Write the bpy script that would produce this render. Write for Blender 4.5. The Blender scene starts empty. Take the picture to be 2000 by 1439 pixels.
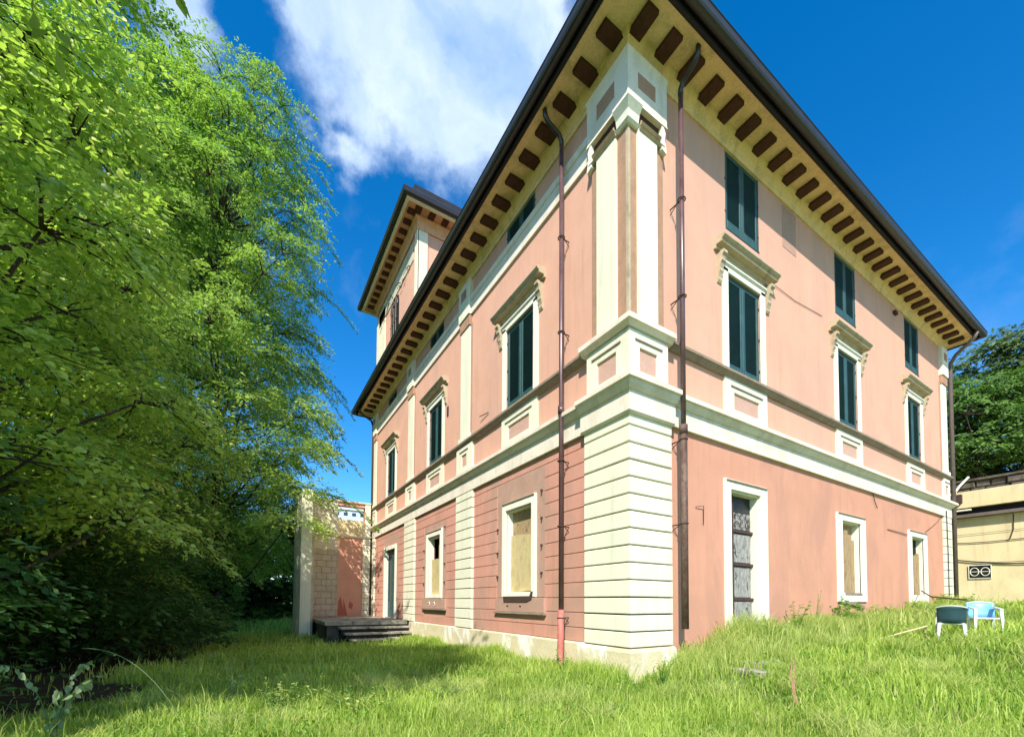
import bpy, bmesh, math, random
import numpy as np
from mathutils import Vector, Matrix
random.seed(7); rng = np.random.default_rng(11)
S = bpy.context.scene
COL = S.collection
rad = math.radians

# ------------------------------------------------------------------ camera
cam_d = bpy.data.cameras.new('camera'); cam = bpy.data.objects.new('camera', cam_d); COL.objects.link(cam)
FPX, YAW, PITCH, ROLL, PPY = 842.71, rad(31.501), rad(2.0727), rad(0.3304), 1144.94
fw = Vector((math.sin(YAW)*math.cos(PITCH), math.cos(YAW)*math.cos(PITCH), math.sin(PITCH)))
rt = Vector((math.cos(YAW), -math.sin(YAW), 0)); up = rt.cross(fw)
rt2 = rt*math.cos(ROLL)+up*math.sin(ROLL); up2 = -rt*math.sin(ROLL)+up*math.cos(ROLL)
m = Matrix((rt2, up2, -fw)).transposed().to_4x4(); m.translation = Vector((-5.4366, -5.1128, 1.5))
cam.matrix_world = m
cam_d.sensor_width = 36; cam_d.lens = FPX/2000*36; cam_d.shift_y = (PPY-719.5)/2000
cam_d.clip_start = .05; cam_d.clip_end = 2000
S.camera = cam
S.render.resolution_x, S.render.resolution_y = 1024, 736

# ------------------------------------------------------------------ light
TOSUN = Vector((-.735, -.80, 1.0)).normalized()
sun_d = bpy.data.lights.new('sun', 'SUN'); sun = bpy.data.objects.new('sun', sun_d); COL.objects.link(sun)
sun_d.energy = 4.8; sun_d.angle = rad(.5); sun_d.color = (1.0, .945, .85)
sun.rotation_euler = TOSUN.to_track_quat('Z', 'Y').to_euler(); sun.location = (-20, -20, 30)
W = bpy.data.worlds.new('World'); S.world = W; W.use_nodes = True
nt = W.node_tree; nt.nodes.clear()
def N(nt, t, **k):
    n = nt.nodes.new(t)
    for a, b in k.items():
        if a in ('operation', 'blend_type', 'noise_dimensions', 'data_type', 'sky_type', 'sun_disc', 'attribute_name', 'feature', 'wave_type', 'bands_direction', 'musgrave_type', 'distance', 'invert', 'clamp_factor', 'mapping_type', 'normalize', 'vector_type', 'rotation_type'): setattr(n, a, b)
        else: n.inputs[a].default_value = b
    return n
def LK(nt, a, b): nt.links.new(a, b)
sky = N(nt, 'ShaderNodeTexSky', sky_type='NISHITA', sun_disc=False)
el = math.asin(TOSUN.z); sky.sun_elevation = el; sky.sun_rotation = math.atan2(TOSUN.x, TOSUN.y)
sky.air_density = 1.0; sky.dust_density = .25; sky.ozone_density = 4.0; sky.altitude = 300
hsv = N(nt, 'ShaderNodeHueSaturation'); hsv.inputs['Saturation'].default_value = 1.36; hsv.inputs['Value'].default_value = 1.68
LK(nt, sky.outputs[0], hsv.inputs['Color'])
tc = N(nt, 'ShaderNodeTexCoord')
def dirv(px, py):
    d = fw + rt2*((px-1000)/FPX) + up2*((PPY-py)/FPX); return d.normalized()
def math_(op, a, b=None, c=None):
    n = nt.nodes.new('ShaderNodeMath'); n.operation = op
    for i, v in enumerate((a, b, c)):
        if v is None: continue
        if isinstance(v, (int, float)): n.inputs[i].default_value = v
        else: LK(nt, v, n.inputs[i])
    return n.outputs[0]
# clouds: a cumulus bank made of soft lobes broken up by noise, plus a general thin field all round
warp = N(nt, 'ShaderNodeTexNoise', Scale=3.2, Detail=9.0, Roughness=.58); LK(nt, tc.outputs['Generated'], warp.inputs['Vector'])
wv = nt.nodes.new('ShaderNodeVectorMath'); wv.operation = 'MULTIPLY_ADD'
LK(nt, warp.outputs['Color'], wv.inputs[0]); wv.inputs[1].default_value = (.34, .34, .34); LK(nt, tc.outputs['Generated'], wv.inputs[2])
acc = None
CL = [((0.150, 0.580, 0.791), .12), ((0.224, 0.558, 0.799), .15), ((0.175, 0.635, 0.748), .085), ((0.125, 0.712, 0.688), .045), ((0.270, 0.604, 0.749), .07), ((-0.095, 0.64, 0.746), .062), ((-0.075, 0.69, 0.708), .042), ((0.04, 0.60, 0.80), .06), ((0.308, 0.497, 0.811), .10), ((0.19, 0.47, 0.864), .16), ((-0.19, 0.56, 0.768), .07),
      ((-.6, -.3, .74), .22), ((-.3, -.7, .64), .24), ((.5, -.65, .57), .22), ((.1, -.2, .97), .2), ((.9, -.2, .38), .14), ((-.85, .3, .4), .18), ((-.8, -.55, .25), .16), ((.1, -.95, .3), .18), ((-.2, .1, .97), .14)]  # lobes outside the view, added and enlarged to whiten the fill light
for c, r in CL:
    c = Vector(c).normalized()+Vector((.17, .17, .17))
    d = nt.nodes.new('ShaderNodeVectorMath'); d.operation = 'DISTANCE'; LK(nt, wv.outputs[0], d.inputs[0]); d.inputs[1].default_value = c
    v = math_('MULTIPLY_ADD', d.outputs['Value'], -1.0/r, 1.55)
    acc = v if acc is None else math_('SMOOTH_MAX', acc, v, .25)
fine = N(nt, 'ShaderNodeTexNoise', Scale=9.0, Detail=10.0, Roughness=.6); LK(nt, tc.outputs['Generated'], fine.inputs['Vector'])
dens = math_('ADD', acc, math_('MULTIPLY_ADD', fine.outputs['Fac'], 2.2, -1.2))
thin = N(nt, 'ShaderNodeTexNoise', Scale=2.0, Detail=8.0, Roughness=.62, Distortion=.15); LK(nt, tc.outputs['Generated'], thin.inputs['Vector'])
thinv = math_('MULTIPLY', math_('MAXIMUM', math_('SUBTRACT', thin.outputs['Fac'], .545), 0.0), 1.2)
cov = nt.nodes.new('ShaderNodeMapRange'); cov.interpolation_type = 'SMOOTHSTEP'
LK(nt, dens, cov.inputs['Value']); cov.inputs['From Min'].default_value = .02; cov.inputs['From Max'].default_value = .95; cov.inputs['To Max'].default_value = .93
covt = math_('MINIMUM', math_('ADD', cov.outputs[0], thinv), .95)
cn = N(nt, 'ShaderNodeTexNoise', Scale=4.5, Detail=7.0, Roughness=.55); LK(nt, wv.outputs[0], cn.inputs['Vector'])
cr = nt.nodes.new('ShaderNodeMapRange'); LK(nt, cn.outputs['Fac'], cr.inputs['Value']); cr.inputs['From Min'].default_value = .35; cr.inputs['From Max'].default_value = .7
cc = N(nt, 'ShaderNodeMix', data_type='RGBA'); LK(nt, cr.outputs[0], cc.inputs['Factor'])
cc.inputs[6].default_value = (2.6, 4.2, 7.2, 1); cc.inputs[7].default_value = (6.6, 7.6, 8.8, 1)
mix = N(nt, 'ShaderNodeMix', data_type='RGBA'); LK(nt, covt, mix.inputs['Factor']); LK(nt, hsv.outputs[0], mix.inputs[6]); LK(nt, cc.outputs[2], mix.inputs[7])
bg = N(nt, 'ShaderNodeBackground', Strength=.10); LK(nt, mix.outputs[2], bg.inputs['Color'])
wo = N(nt, 'ShaderNodeOutputWorld'); LK(nt, bg.outputs[0], wo.inputs['Surface'])
S.view_settings.view_transform = 'Standard'; S.view_settings.look = 'None'; S.view_settings.gamma = 1
S.view_settings.use_curve_mapping = False; S.view_settings.exposure = .60

# ------------------------------------------------------------------ materials
def mat(name, col, col2=None, scale=3.0, rough=.85, bump=.0, bscale=60.0, metal=0.0, spec=.3, trans=0.0, stain=None, stain_amt=0.0, stain_scale=1.2, attr=None, thr=.5, thw=.12, streak=False, drip=0.0):
    m = bpy.data.materials.new(name); m.use_nodes = True; nt = m.node_tree; nt.nodes.clear()
    out = N(nt, 'ShaderNodeOutputMaterial'); p = N(nt, 'ShaderNodeBsdfPrincipled', Roughness=rough, Metallic=metal)
    p.inputs['Specular IOR Level'].default_value = spec
    tc = N(nt, 'ShaderNodeTexCoord'); vec = tc.outputs['Object']
    c = None
    if col2 is not None:
        if attr:
            a = N(nt, 'ShaderNodeAttribute', attribute_name=attr); fac = a.outputs['Fac']
        else:
            n1 = N(nt, 'ShaderNodeTexNoise', Scale=scale, Detail=8.0, Roughness=.62)
            if streak:
                mp = N(nt, 'ShaderNodeMapping'); mp.inputs['Scale'].default_value = streak; LK(nt, vec, mp.inputs['Vector']); LK(nt, mp.outputs[0], n1.inputs['Vector'])
            else: LK(nt, vec, n1.inputs['Vector'])
            mr = nt.nodes.new('ShaderNodeMapRange'); LK(nt, n1.outputs['Fac'], mr.inputs['Value']); mr.inputs['From Min'].default_value = .3; mr.inputs['From Max'].default_value = .7
            fac = mr.outputs[0]
        mx = N(nt, 'ShaderNodeMix', data_type='RGBA'); LK(nt, fac, mx.inputs['Factor']); mx.inputs[6].default_value = (*col, 1); mx.inputs[7].default_value = (*col2, 1); c = mx.outputs[2]
    if bump:
        ng = N(nt, 'ShaderNodeTexNoise', Scale=bscale*.6, Detail=4.0, Roughness=.7); LK(nt, vec, ng.inputs['Vector'])
        gr_ = nt.nodes.new('ShaderNodeMapRange'); LK(nt, ng.outputs['Fac'], gr_.inputs['Value']); gr_.inputs['From Min'].default_value = .3; gr_.inputs['From Max'].default_value = .7; gr_.inputs['To Min'].default_value = .88; gr_.inputs['To Max'].default_value = 1.08
        mg = N(nt, 'ShaderNodeMix', data_type='RGBA', blend_type='MULTIPLY'); mg.inputs['Factor'].default_value = 1.0
        if c is not None: LK(nt, c, mg.inputs[6])
        else: mg.inputs[6].default_value = (*col, 1)
        LK(nt, gr_.outputs[0], mg.inputs[7]); c = mg.outputs[2]
    if drip:
        nd = N(nt, 'ShaderNodeTexNoise', Scale=1.0, Detail=9.0, Roughness=.66); mpd = N(nt, 'ShaderNodeMapping'); mpd.inputs['Scale'].default_value = (5.5, 5.5, .35); LK(nt, vec, mpd.inputs['Vector']); LK(nt, mpd.outputs[0], nd.inputs['Vector'])
        rd = nt.nodes.new('ShaderNodeMapRange'); LK(nt, nd.outputs['Fac'], rd.inputs['Value']); rd.inputs['From Min'].default_value = .52; rd.inputs['From Max'].default_value = .72; rd.inputs['To Max'].default_value = drip
        md = N(nt, 'ShaderNodeMix', data_type='RGBA', blend_type='MULTIPLY'); LK(nt, rd.outputs[0], md.inputs['Factor']); LK(nt, c, md.inputs[6]); md.inputs[7].default_value = (.62, .58, .52, 1); c = md.outputs[2]
    if stain is not None:
        n2 = N(nt, 'ShaderNodeTexNoise', Scale=stain_scale, Detail=10.0, Roughness=.68, Distortion=.4)
        mp = N(nt, 'ShaderNodeMapping'); mp.inputs['Scale'].default_value = (1, 1, .55); LK(nt, vec, mp.inputs['Vector']); LK(nt, mp.outputs[0], n2.inputs['Vector'])
        mr = nt.nodes.new('ShaderNodeMapRange'); LK(nt, n2.outputs['Fac'], mr.inputs['Value']); mr.inputs['From Min'].default_value = thr; mr.inputs['From Max'].default_value = thr+thw; mr.inputs['To Max'].default_value = stain_amt
        mx = N(nt, 'ShaderNodeMix', data_type='RGBA'); LK(nt, mr.outputs[0], mx.inputs['Factor'])
        if c is not None: LK(nt, c, mx.inputs[6])
        else: mx.inputs[6].default_value = (*col, 1)
        mx.inputs[7].default_value = (*stain, 1); c = mx.outputs[2]
    if c is not None: LK(nt, c, p.inputs['Base Color'])
    else: p.inputs['Base Color'].default_value = (*col, 1)
    if bump:
        nb = N(nt, 'ShaderNodeTexNoise', Scale=bscale, Detail=6.0, Roughness=.65); LK(nt, vec, nb.inputs['Vector'])
        b = N(nt, 'ShaderNodeBump', Strength=bump, Distance=.02); LK(nt, nb.outputs['Fac'], b.inputs['Height']); LK(nt, b.outputs[0], p.inputs['Normal'])
    if trans:
        t = N(nt, 'ShaderNodeBsdfTranslucent'); 
        tcm = N(nt, 'ShaderNodeMix', data_type='RGBA', blend_type='MULTIPLY'); tcm.inputs['Factor'].default_value = 1.0
        if c is not None: LK(nt, c, tcm.inputs[6])
        else: tcm.inputs[6].default_value = (*col, 1)
        tcm.inputs[7].default_value = (1.2, 1.5, .8, 1); LK(nt, tcm.outputs[2], t.inputs['Color'])
        ms = N(nt, 'ShaderNodeMixShader', Fac=trans); LK(nt, p.outputs[0], ms.inputs[1]); LK(nt, t.outputs[0], ms.inputs[2]); LK(nt, ms.outputs[0], out.inputs['Surface'])
    else: LK(nt, p.outputs[0], out.inputs['Surface'])
    return m
M = {}
M['pink'] = mat('peach_plaster', (.66, .365, .255), (.72, .405, .29), 1.3, bump=.35, bscale=90, stain=(.56, .34, .26), stain_amt=.6, stain_scale=.5, drip=0.35)
M['salmon'] = mat('salmon_plaster', (.58, .285, .19), (.64, .32, .22), 1.1, bump=.4, bscale=80, stain=(.48, .25, .18), stain_amt=.7, stain_scale=.7, drip=0.35)
M['salmonL'] = mat('faded_salmon_plaster', (.56, .27, .195), (.64, .32, .24), .9, bump=.4, bscale=70, stain=(.44, .27, .20), stain_amt=.8, stain_scale=.9, drip=0.5)
M['cream'] = mat('cream_paint', (.74, .72, .545), (.79, .77, .60), 2.0, bump=.3, bscale=80, stain=(.70, .70, .52), stain_amt=.4, stain_scale=1.2, drip=0.35)
M['creamL'] = mat('cream_plaster', (.75, .71, .52), (.80, .755, .59), 2.0, bump=.3, bscale=80, stain=(.66, .60, .44), stain_amt=.4, stain_scale=1.4, drip=0.45)
M['frame'] = mat('white_frame_paint', (.77, .75, .61), (.82, .80, .67), 3.0, bump=.15, bscale=60, stain=(.62, .56, .42), stain_amt=.5, stain_scale=2.5, thr=.56, drip=0.3)
M['aged'] = mat('aged_cornice_plaster', (.46, .37, .245), (.54, .45, .31), 4.0, bump=.5, bscale=50, stain=(.26, .21, .13), stain_amt=.6, stain_scale=4.0, thr=.52)
M['brown'] = mat('brown_bare_plaster', (.40, .225, .14), (.47, .28, .18), 5.0, bump=.6, bscale=60, stain=(.28, .18, .12), stain_amt=.5, stain_scale=5.0)
M['mauve'] = mat('mauve_bare_plaster', (.43, .26, .19), (.50, .31, .235), 2.5, bump=.5, bscale=70, stain=(.36, .24, .18), stain_amt=.5, stain_scale=2.0)
M['mould'] = mat('warm_cream_moulding', (.76, .685, .56), (.80, .73, .61), 2.0, bump=.3, bscale=80, stain=(.58, .50, .38), stain_amt=.5, stain_scale=2.0, drip=.3)
M['joint'] = mat('dark_open_joint', (.05, .05, .03), (.08, .08, .05), 9)  # near-black core showing between the quoin blocks
M['panel'] = mat('pink_panel_plaster', (.52, .32, .25), (.58, .37, .29), 4.0, bump=.4, bscale=60)
M['string'] = mat('shade_toned_string_stone', (.24, .19, .14), (.33, .27, .20), 4.0, bump=.5, bscale=50, stain=(.2, .16, .12), stain_amt=.5, stain_scale=5)  # base tone darkened to hold the shade under the string's lip
M['plinth'] = mat('worn_plinth_plaster', (.62, .52, .33), (.70, .62, .42), 2.0, bump=.7, bscale=35, stain=(.82, .80, .72), stain_amt=.95, stain_scale=1.6, thr=.54, thw=.06)
M['soffit'] = mat('ochre_soffit_paint', (.84, .58, .29), (.88, .64, .34), 2.0, bump=.3, bscale=40, stain=(.45, .34, .16), stain_amt=.5, stain_scale=3, drip=0.3)
M['soffitT'] = mat('orange_soffit_paint', (.62, .33, .17), (.70, .42, .24), 3.0, bump=.3, bscale=40, stain=(.4, .2, .1), stain_amt=.5, stain_scale=3)
M['rafter'] = mat('dark_brown_timber', (.055, .022, .012), (.10, .035, .018), 9.0, rough=.8, bump=.5, bscale=40)
M['gutter'] = mat('dark_painted_metal', (.018, .016, .018), (.03, .026, .026), 6.0, rough=.38, spec=.6)
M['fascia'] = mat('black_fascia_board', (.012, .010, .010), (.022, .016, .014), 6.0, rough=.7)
M['tile'] = mat('dark_roof_covering', (.10, .06, .045), (.16, .09, .06), 8.0, bump=.5)
M['pipe'] = mat('plum_brown_pipe_paint', (.085, .042, .048), (.13, .07, .07), 7.0, rough=.35, spec=.7, stain=(.05, .02, .02), stain_amt=.6, stain_scale=5)
M['piperust'] = mat('old_brown_pipe', (.075, .04, .03), (.13, .08, .06), 9.0, rough=.55, bump=.5, bscale=30, stain=(.20, .15, .12), stain_amt=.5, stain_scale=8)
M['pipered'] = mat('faded_red_pipe', (.42, .12, .10), (.55, .20, .16), 9.0, rough=.6, bump=.5, bscale=30, stain=(.3, .1, .08), stain_amt=.6, stain_scale=9)
M['pipegrey'] = mat('grey_brown_pipe', (.12, .095, .085), (.18, .14, .12), 8.0, rough=.5)
M['shut'] = mat('dark_green_shutter_paint', (.016, .062, .066), (.026, .085, .088), 12.0, rough=.5, spec=.5, stain=(.05, .13, .13), stain_amt=.5, stain_scale=8)
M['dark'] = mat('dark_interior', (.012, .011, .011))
M['iron'] = mat('rusty_iron', (.05, .03, .025), (.09, .05, .04), 12.0, rough=.8)
M['board'] = mat('plywood_board', (.50, .40, .19), (.60, .49, .26), 3.0, bump=.4, bscale=30, stain=(.38, .29, .13), stain_amt=.7, stain_scale=6, streak=(8, 8, 1.2))
M['plank'] = mat('weathered_plank', (.30, .20, .10), (.46, .33, .18), 3.0, bump=.6, bscale=30, streak=(14, 14, 1.2), stain=(.12, .08, .05), stain_amt=.8, stain_scale=7, thr=.55)
M['greydoor'] = mat('peeling_grey_door_paint', (.15, .145, .135), (.46, .45, .42), 4.0, bump=.8, bscale=30, streak=(9, 9, 1.6), stain=(.06, .055, .05), stain_amt=.9, stain_scale=6, thr=.55, thw=.05)
M['glass'] = mat('dark_glass', (.01, .014, .016), rough=.35, spec=.4)
M['stone'] = mat('weathered_step_stone', (.30, .27, .21), (.46, .43, .35), 3.0, bump=.8, bscale=20, stain=(.08, .07, .055), stain_amt=.8, stain_scale=3)
M['rubble'] = mat('dark_rubble_stone', (.07, .06, .045), (.15, .13, .10), 4.0, bump=1.0, bscale=15, stain=(.03, .035, .02), stain_amt=.7, stain_scale=3)
M['block'] = mat('bare_concrete_block', (.52, .48, .36), (.64, .60, .46), 4.0, bump=.7, bscale=40, stain=(.33, .31, .24), stain_amt=.6, stain_scale=1.5)
M['yellow'] = mat('pale_yellow_plaster', (.70, .58, .32), (.76, .64, .38), 1.0, bump=.4, bscale=50, stain=(.55, .44, .26), stain_amt=.5, stain_scale=.8, drip=0.5)
M['orange'] = mat('orange_plaster', (.66, .33, .22), (.72, .38, .26), 1.5, bump=.3, bscale=60, stain=(.72, .42, .28), stain_amt=.5, stain_scale=.9)
M['redmark'] = mat('dark_red_stain', (.46, .14, .09))
M['bluewall'] = mat('pale_blue_far_plaster', (.50, .58, .70), (.56, .63, .75), 2.0)
M['shadowwin'] = mat('far_window', (.05, .06, .08), rough=.3)
M['white_pl'] = mat('white_plastic', (.50, .53, .50), (.60, .62, .58), 6.0, rough=.4, spec=.5)
M['teal_pl'] = mat('dark_teal_plastic', (.02, .055, .075), (.035, .085, .11), 5.0, rough=.35, spec=.6)
M['blue_pl'] = mat('pale_blue_plastic', (.12, .36, .66), (.18, .44, .74), 4.0, rough=.4, spec=.5)
M['pole'] = mat('pale_wood', (.55, .44, .24), (.66, .55, .33), 9.0)
M['cable'] = mat('black_cable', (.02, .018, .018), rough=.6)
M['bark'] = mat('tree_bark', (.035, .026, .019), (.08, .062, .045), 9.0, bump=1.0, bscale=25, streak=(3, 3, .6))
M['leafA'] = mat('lime_leaf', (.13, .25, .035), (.56, .64, .14), rough=.38, spec=.5, trans=.42, attr='tint')
M['leafB'] = mat('green_leaf', (.08, .18, .03), (.44, .55, .12), rough=.45, trans=.42, attr='tint')
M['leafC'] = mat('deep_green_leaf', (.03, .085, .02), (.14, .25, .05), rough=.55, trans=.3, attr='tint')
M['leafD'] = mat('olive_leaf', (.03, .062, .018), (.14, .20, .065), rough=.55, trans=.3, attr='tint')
M['grass'] = mat('grass_blade', (.18, .28, .035), (.58, .65, .17), rough=.5, trans=.5, attr='tint')
M['weed'] = mat('pale_weed', (.27, .36, .07), (.62, .62, .24), rough=.6, trans=.45, attr='tint')
M['weedg'] = mat('green_weed', (.09, .22, .03), (.30, .48, .08), rough=.6, trans=.45, attr='tint')
M['straw'] = mat('dry_straw', (.34, .30, .12), (.58, .52, .28), rough=.6, trans=.4, attr='tint')
M['wilt'] = mat('wilted_pale_leaf', (.16, .24, .10), (.36, .44, .25), rough=.6, trans=.35, attr='tint')
M['soil'] = mat('grassy_soil', (.08, .13, .025), (.15, .22, .05), 2.5, bump=.8, bscale=15, stain=(.10, .075, .045), stain_amt=.5, stain_scale=1.5, thr=.58)

# ------------------------------------------------------------------ mesh helpers
def RF(h, o, z): return (h, -o, z)
def LF(h, o, z): return (-o, h, z)
class MB:
    def __init__(s): s.v = []; s.f = []
    def add(s, vs, fs):
        b = len(s.v); s.v += [tuple(v) for v in vs]; s.f += [tuple(i+b for i in f) for f in fs]; return s
    def box(s, F, h0, h1, o0, o1, z0, z1, ch=0.0):
        if ch <= 0:
            vs = [F(h, o, z) for h in (h0, h1) for o in (o0, o1) for z in (z0, z1)]
            s.add(vs, [(0, 1, 3, 2), (4, 6, 7, 5), (0, 4, 5, 1), (2, 3, 7, 6), (0, 2, 6, 4), (1, 5, 7, 3)])
        else:
            b = [F(h0, o0, z0), F(h1, o0, z0), F(h1, o0, z1), F(h0, o0, z1)]
            m_ = [F(h0, o1-ch, z0), F(h1, o1-ch, z0), F(h1, o1-ch, z1), F(h0, o1-ch, z1)]
            t = [F(h0+ch, o1, z0+ch), F(h1-ch, o1, z0+ch), F(h1-ch, o1, z1-ch), F(h0+ch, o1, z1-ch)]
            s.add(b+m_+t, [(0, 1, 2, 3), (8, 9, 10, 11)]+[(i, (i+1) % 4, (i+1) % 4+4, i+4) for i in range(4)]+[(i+4, (i+1) % 4+4, (i+1) % 4+8, i+8) for i in range(4)])
        return s
    def prof(s, F, pr, h0, h1):
        n = len(pr); vs = [F(h0, o, z) for o, z in pr]+[F(h1, o, z) for o, z in pr]
        s.add(vs, [(i, (i+1) % n, (i+1) % n+n, i+n) for i in range(n)]+[tuple(range(n)), tuple(range(2*n-1, n-1, -1))]); return s
    def prism(s, poly, z0, z1, ch=0.0):
        n = len(poly); vs = [(x, y, z0) for x, y in poly]+[(x, y, z1) for x, y in poly]
        s.add(vs, [(i, (i+1) % n, (i+1) % n+n, i+n) for i in range(n)]+[tuple(range(n)), tuple(range(2*n-1, n-1, -1))]); return s
    def outline(s, F, poly, o0, o1):     # polygon in (h,z) extruded along o
        n = len(poly); vs = [F(h, o0, z) for h, z in poly]+[F(h, o1, z) for h, z in poly]
        s.add(vs, [(i, (i+1) % n, (i+1) % n+n, i+n) for i in range(n)]+[tuple(range(n)), tuple(range(2*n-1, n-1, -1))]); return s
    def ring(s, pr, X0, X1, Y0, Y1):     # closed profile (o,z) swept round a rectangle with mitred corners
        n = len(pr); vs = []
        for cx, cy, sx, sy in ((X0, Y0, -1, -1), (X1, Y0, 1, -1), (X1, Y1, 1, 1), (X0, Y1, -1, 1)):
            vs += [(cx+sx*o, cy+sy*o, z) for o, z in pr]
        s.add(vs, [(k*n+i, k*n+(i+1) % n, ((k+1) % 4)*n+(i+1) % n, ((k+1) % 4)*n+i) for k in range(4) for i in range(n)]); return s
    def corner(s, pr, hL, hR):           # profile wrapped round the near corner
        n = len(pr); vs = [(-o, hL, z) for o, z in pr]+[(-o, -o, z) for o, z in pr]+[(hR, -o, z) for o, z in pr]
        s.add(vs, [(k*n+i, k*n+(i+1) % n, (k+1)*n+(i+1) % n, (k+1)*n+i) for k in range(2) for i in range(n)]+[tuple(range(n)), tuple(range(3*n-1, 2*n-1, -1))]); return s
    def tube(s, pts, r, n=8, r2=None, cap=True):
        pts = [Vector(p) for p in pts]; K = len(pts); base = len(s.v); ref = None; vs = []
        for i, p in enumerate(pts):
            t = ((pts[min(i+1, K-1)]-pts[max(i-1, 0)])).normalized()
            if ref is None: ref = t.cross(Vector((0, 0, 1)) if abs(t.z) < .9 else Vector((1, 0, 0))).normalized()
            ref = (ref-t*ref.dot(t)).normalized(); b = t.cross(ref)
            rr = r if r2 is None else r+(r2-r)*i/(K-1)
            if isinstance(r, (list, tuple)): rr = r[i]
            for k in range(n):
                a = 2*math.pi*k/n; vs.append(p+(ref*math.cos(a)+b*math.sin(a))*rr)
        fs = [(i*n+k, i*n+(k+1) % n, (i+1)*n+(k+1) % n, (i+1)*n+k) for i in range(K-1) for k in range(n)]
        if cap: fs += [tuple(range(n)), tuple(range(K*n-1, (K-1)*n-1, -1))]
        s.add(vs, fs); return s
    def wall(s, F, h0, h1, z0, z1, ops, o=0.0, depth=.3):
        hs = sorted({h0, h1}|{x for q in ops for x in q[:2]}); zs = sorted({z0, z1}|{x for q in ops for x in q[2:4]})
        for a, b in zip(hs, hs[1:]):
            for c, d in zip(zs, zs[1:]):
                mh, mz = (a+b)/2, (c+d)/2
                if any(q[0] < mh < q[1] and q[2] < mz < q[3] for q in ops): continue
                s.add([F(a, o, c), F(b, o, c), F(b, o, d), F(a, o, d)], [(0, 1, 2, 3)])
        for q in ops:
            a, b, c, d = q[:4]
            s.add([F(a, o, c), F(b, o, c), F(b, o, d), F(a, o, d), F(a, o-depth, c), F(b, o-depth, c), F(b, o-depth, d), F(a, o-depth, d)], [(0, 1, 5, 4), (1, 2, 6, 5), (2, 3, 7, 6), (3, 0, 4, 7)])
        return s
    def mesh(s, name, smooth=False):
        me = bpy.data.meshes.new(name); me.from_pydata(s.v, [], s.f)
        bm = bmesh.new(); bm.from_mesh(me); bmesh.ops.recalc_face_normals(bm, faces=bm.faces); bm.to_mesh(me); bm.free()
        if smooth: me.polygons.foreach_set('use_smooth', [True]*len(me.polygons))
        return me
    def build(s, name, m, parent=None, label=None, smooth=False, kind=None):
        me = s.mesh(name, smooth); me.materials.append(m)
        o = bpy.data.objects.new(name, me); COL.objects.link(o)
        if parent is not None: o.parent = parent
        if label: o['label'] = label
        if kind: o['kind'] = kind
        return o
def thing(name, label, cat, loc=(0, 0, 0), rz=0.0, group=None):
    o = bpy.data.objects.new(name, None); COL.objects.link(o); o.location = loc; o.rotation_euler = (0, 0, rz)
    o.empty_display_size = .2
    o['label'] = label; o['category'] = cat
    if group: o['group'] = group
    return o
def tag(o, label, cat, group=None):
    o['label'] = label; o['category'] = cat
    if group: o['group'] = group
    return o
def inst(me, name, parent, loc=(0, 0, 0), rot=(0, 0, 0), sc=(1, 1, 1), kind=None):
    o = bpy.data.objects.new(name, me); COL.objects.link(o); o.parent = parent; o.location = loc; o.rotation_euler = rot; o.scale = sc
    return o

# ------------------------------------------------------------------ ground
CP = np.array([(-5.4, -5.1, -.05), (-4, -3, 0), (-2, -2, .05), (0, -1.6, .12), (-.4, -.4, .15), (-1, 2, .08), (-1, 6, .04), (-1, 10, 0), (-3, 10, -.04), (-3.3, 14, 0), (-5, 20, 0), (-5, 30, .1), (-9, 10, -.1), (-9, 0, -.1),
  (-15, 5, -.1), (-15, 20, 0), (1.2, -.3, .42), (2.5, -.2, .66), (4, -.2, .68), (6, -.2, .70), (8.5, -.2, .76), (11, -.2, .86), (14, -.2, 1.05), (16.7, -.2, 1.22), (19.5, 0, 1.3), (.7, -4.2, .16), (2, -1.8, .42), (3, -2.6, .5), (4.6, -1.6, .72), (5.8, -2.6, .86), (7.5, -1.6, .92),
  (9.9, -2.8, 1.32), (7.5, -4, 1.15), (14, -2.5, 1.5), (19.4, -1.5, 1.55), (22, -6, 1.9), (9, -8, 1.3), (3, -8, .45), (20, -20, 1.6), (0, -20, .1), (-20, -20, 0), (30, 10, 1.6), (0, 40, .1), (-30, 40, 0), (-30, 0, 0), (18, 18, 1.2), (40, -10, 1.8)])
def gh(x, y):
    x = np.asarray(x, float); y = np.asarray(y, float); num = np.zeros_like(x); den = np.zeros_like(x)
    for a, b, c in CP:
        w = 1.0/(((x-a)**2+(y-b)**2+.12)**1.5); num += w*c; den += w
    return num/den
def g1(x, y): return float(gh(np.array([x]), np.array([y]))[0])
ax = np.concatenate([[-600, -300, -150, -80, -50, -35], np.arange(-25, 26, .5), [30, 40, 60, 100, 200, 400, 700]])
ay = np.concatenate([[-600, -300, -150, -80, -50, -30], np.arange(-20, 40, .5), [45, 60, 100, 200, 400, 700]])
X, Y = np.meshgrid(ax, ay, indexing='ij'); Z = gh(X, Y)+.02*np.sin(X*2.1+Y)*np.cos(Y*1.7)
nx, ny = X.shape; vs = np.stack([X, Y, Z], -1).reshape(-1, 3)
fs = [(i*ny+j, (i+1)*ny+j, (i+1)*ny+j+1, i*ny+j+1) for i in range(nx-1) for j in range(ny-1)]
me = bpy.data.meshes.new('ground'); me.from_pydata(vs.tolist(), [], fs); me.materials.append(M['soil']); me.polygons.foreach_set('use_smooth', [True]*len(fs))
ground = bpy.data.objects.new('ground', me); COL.objects.link(ground); ground['kind'] = 'structure'

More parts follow.
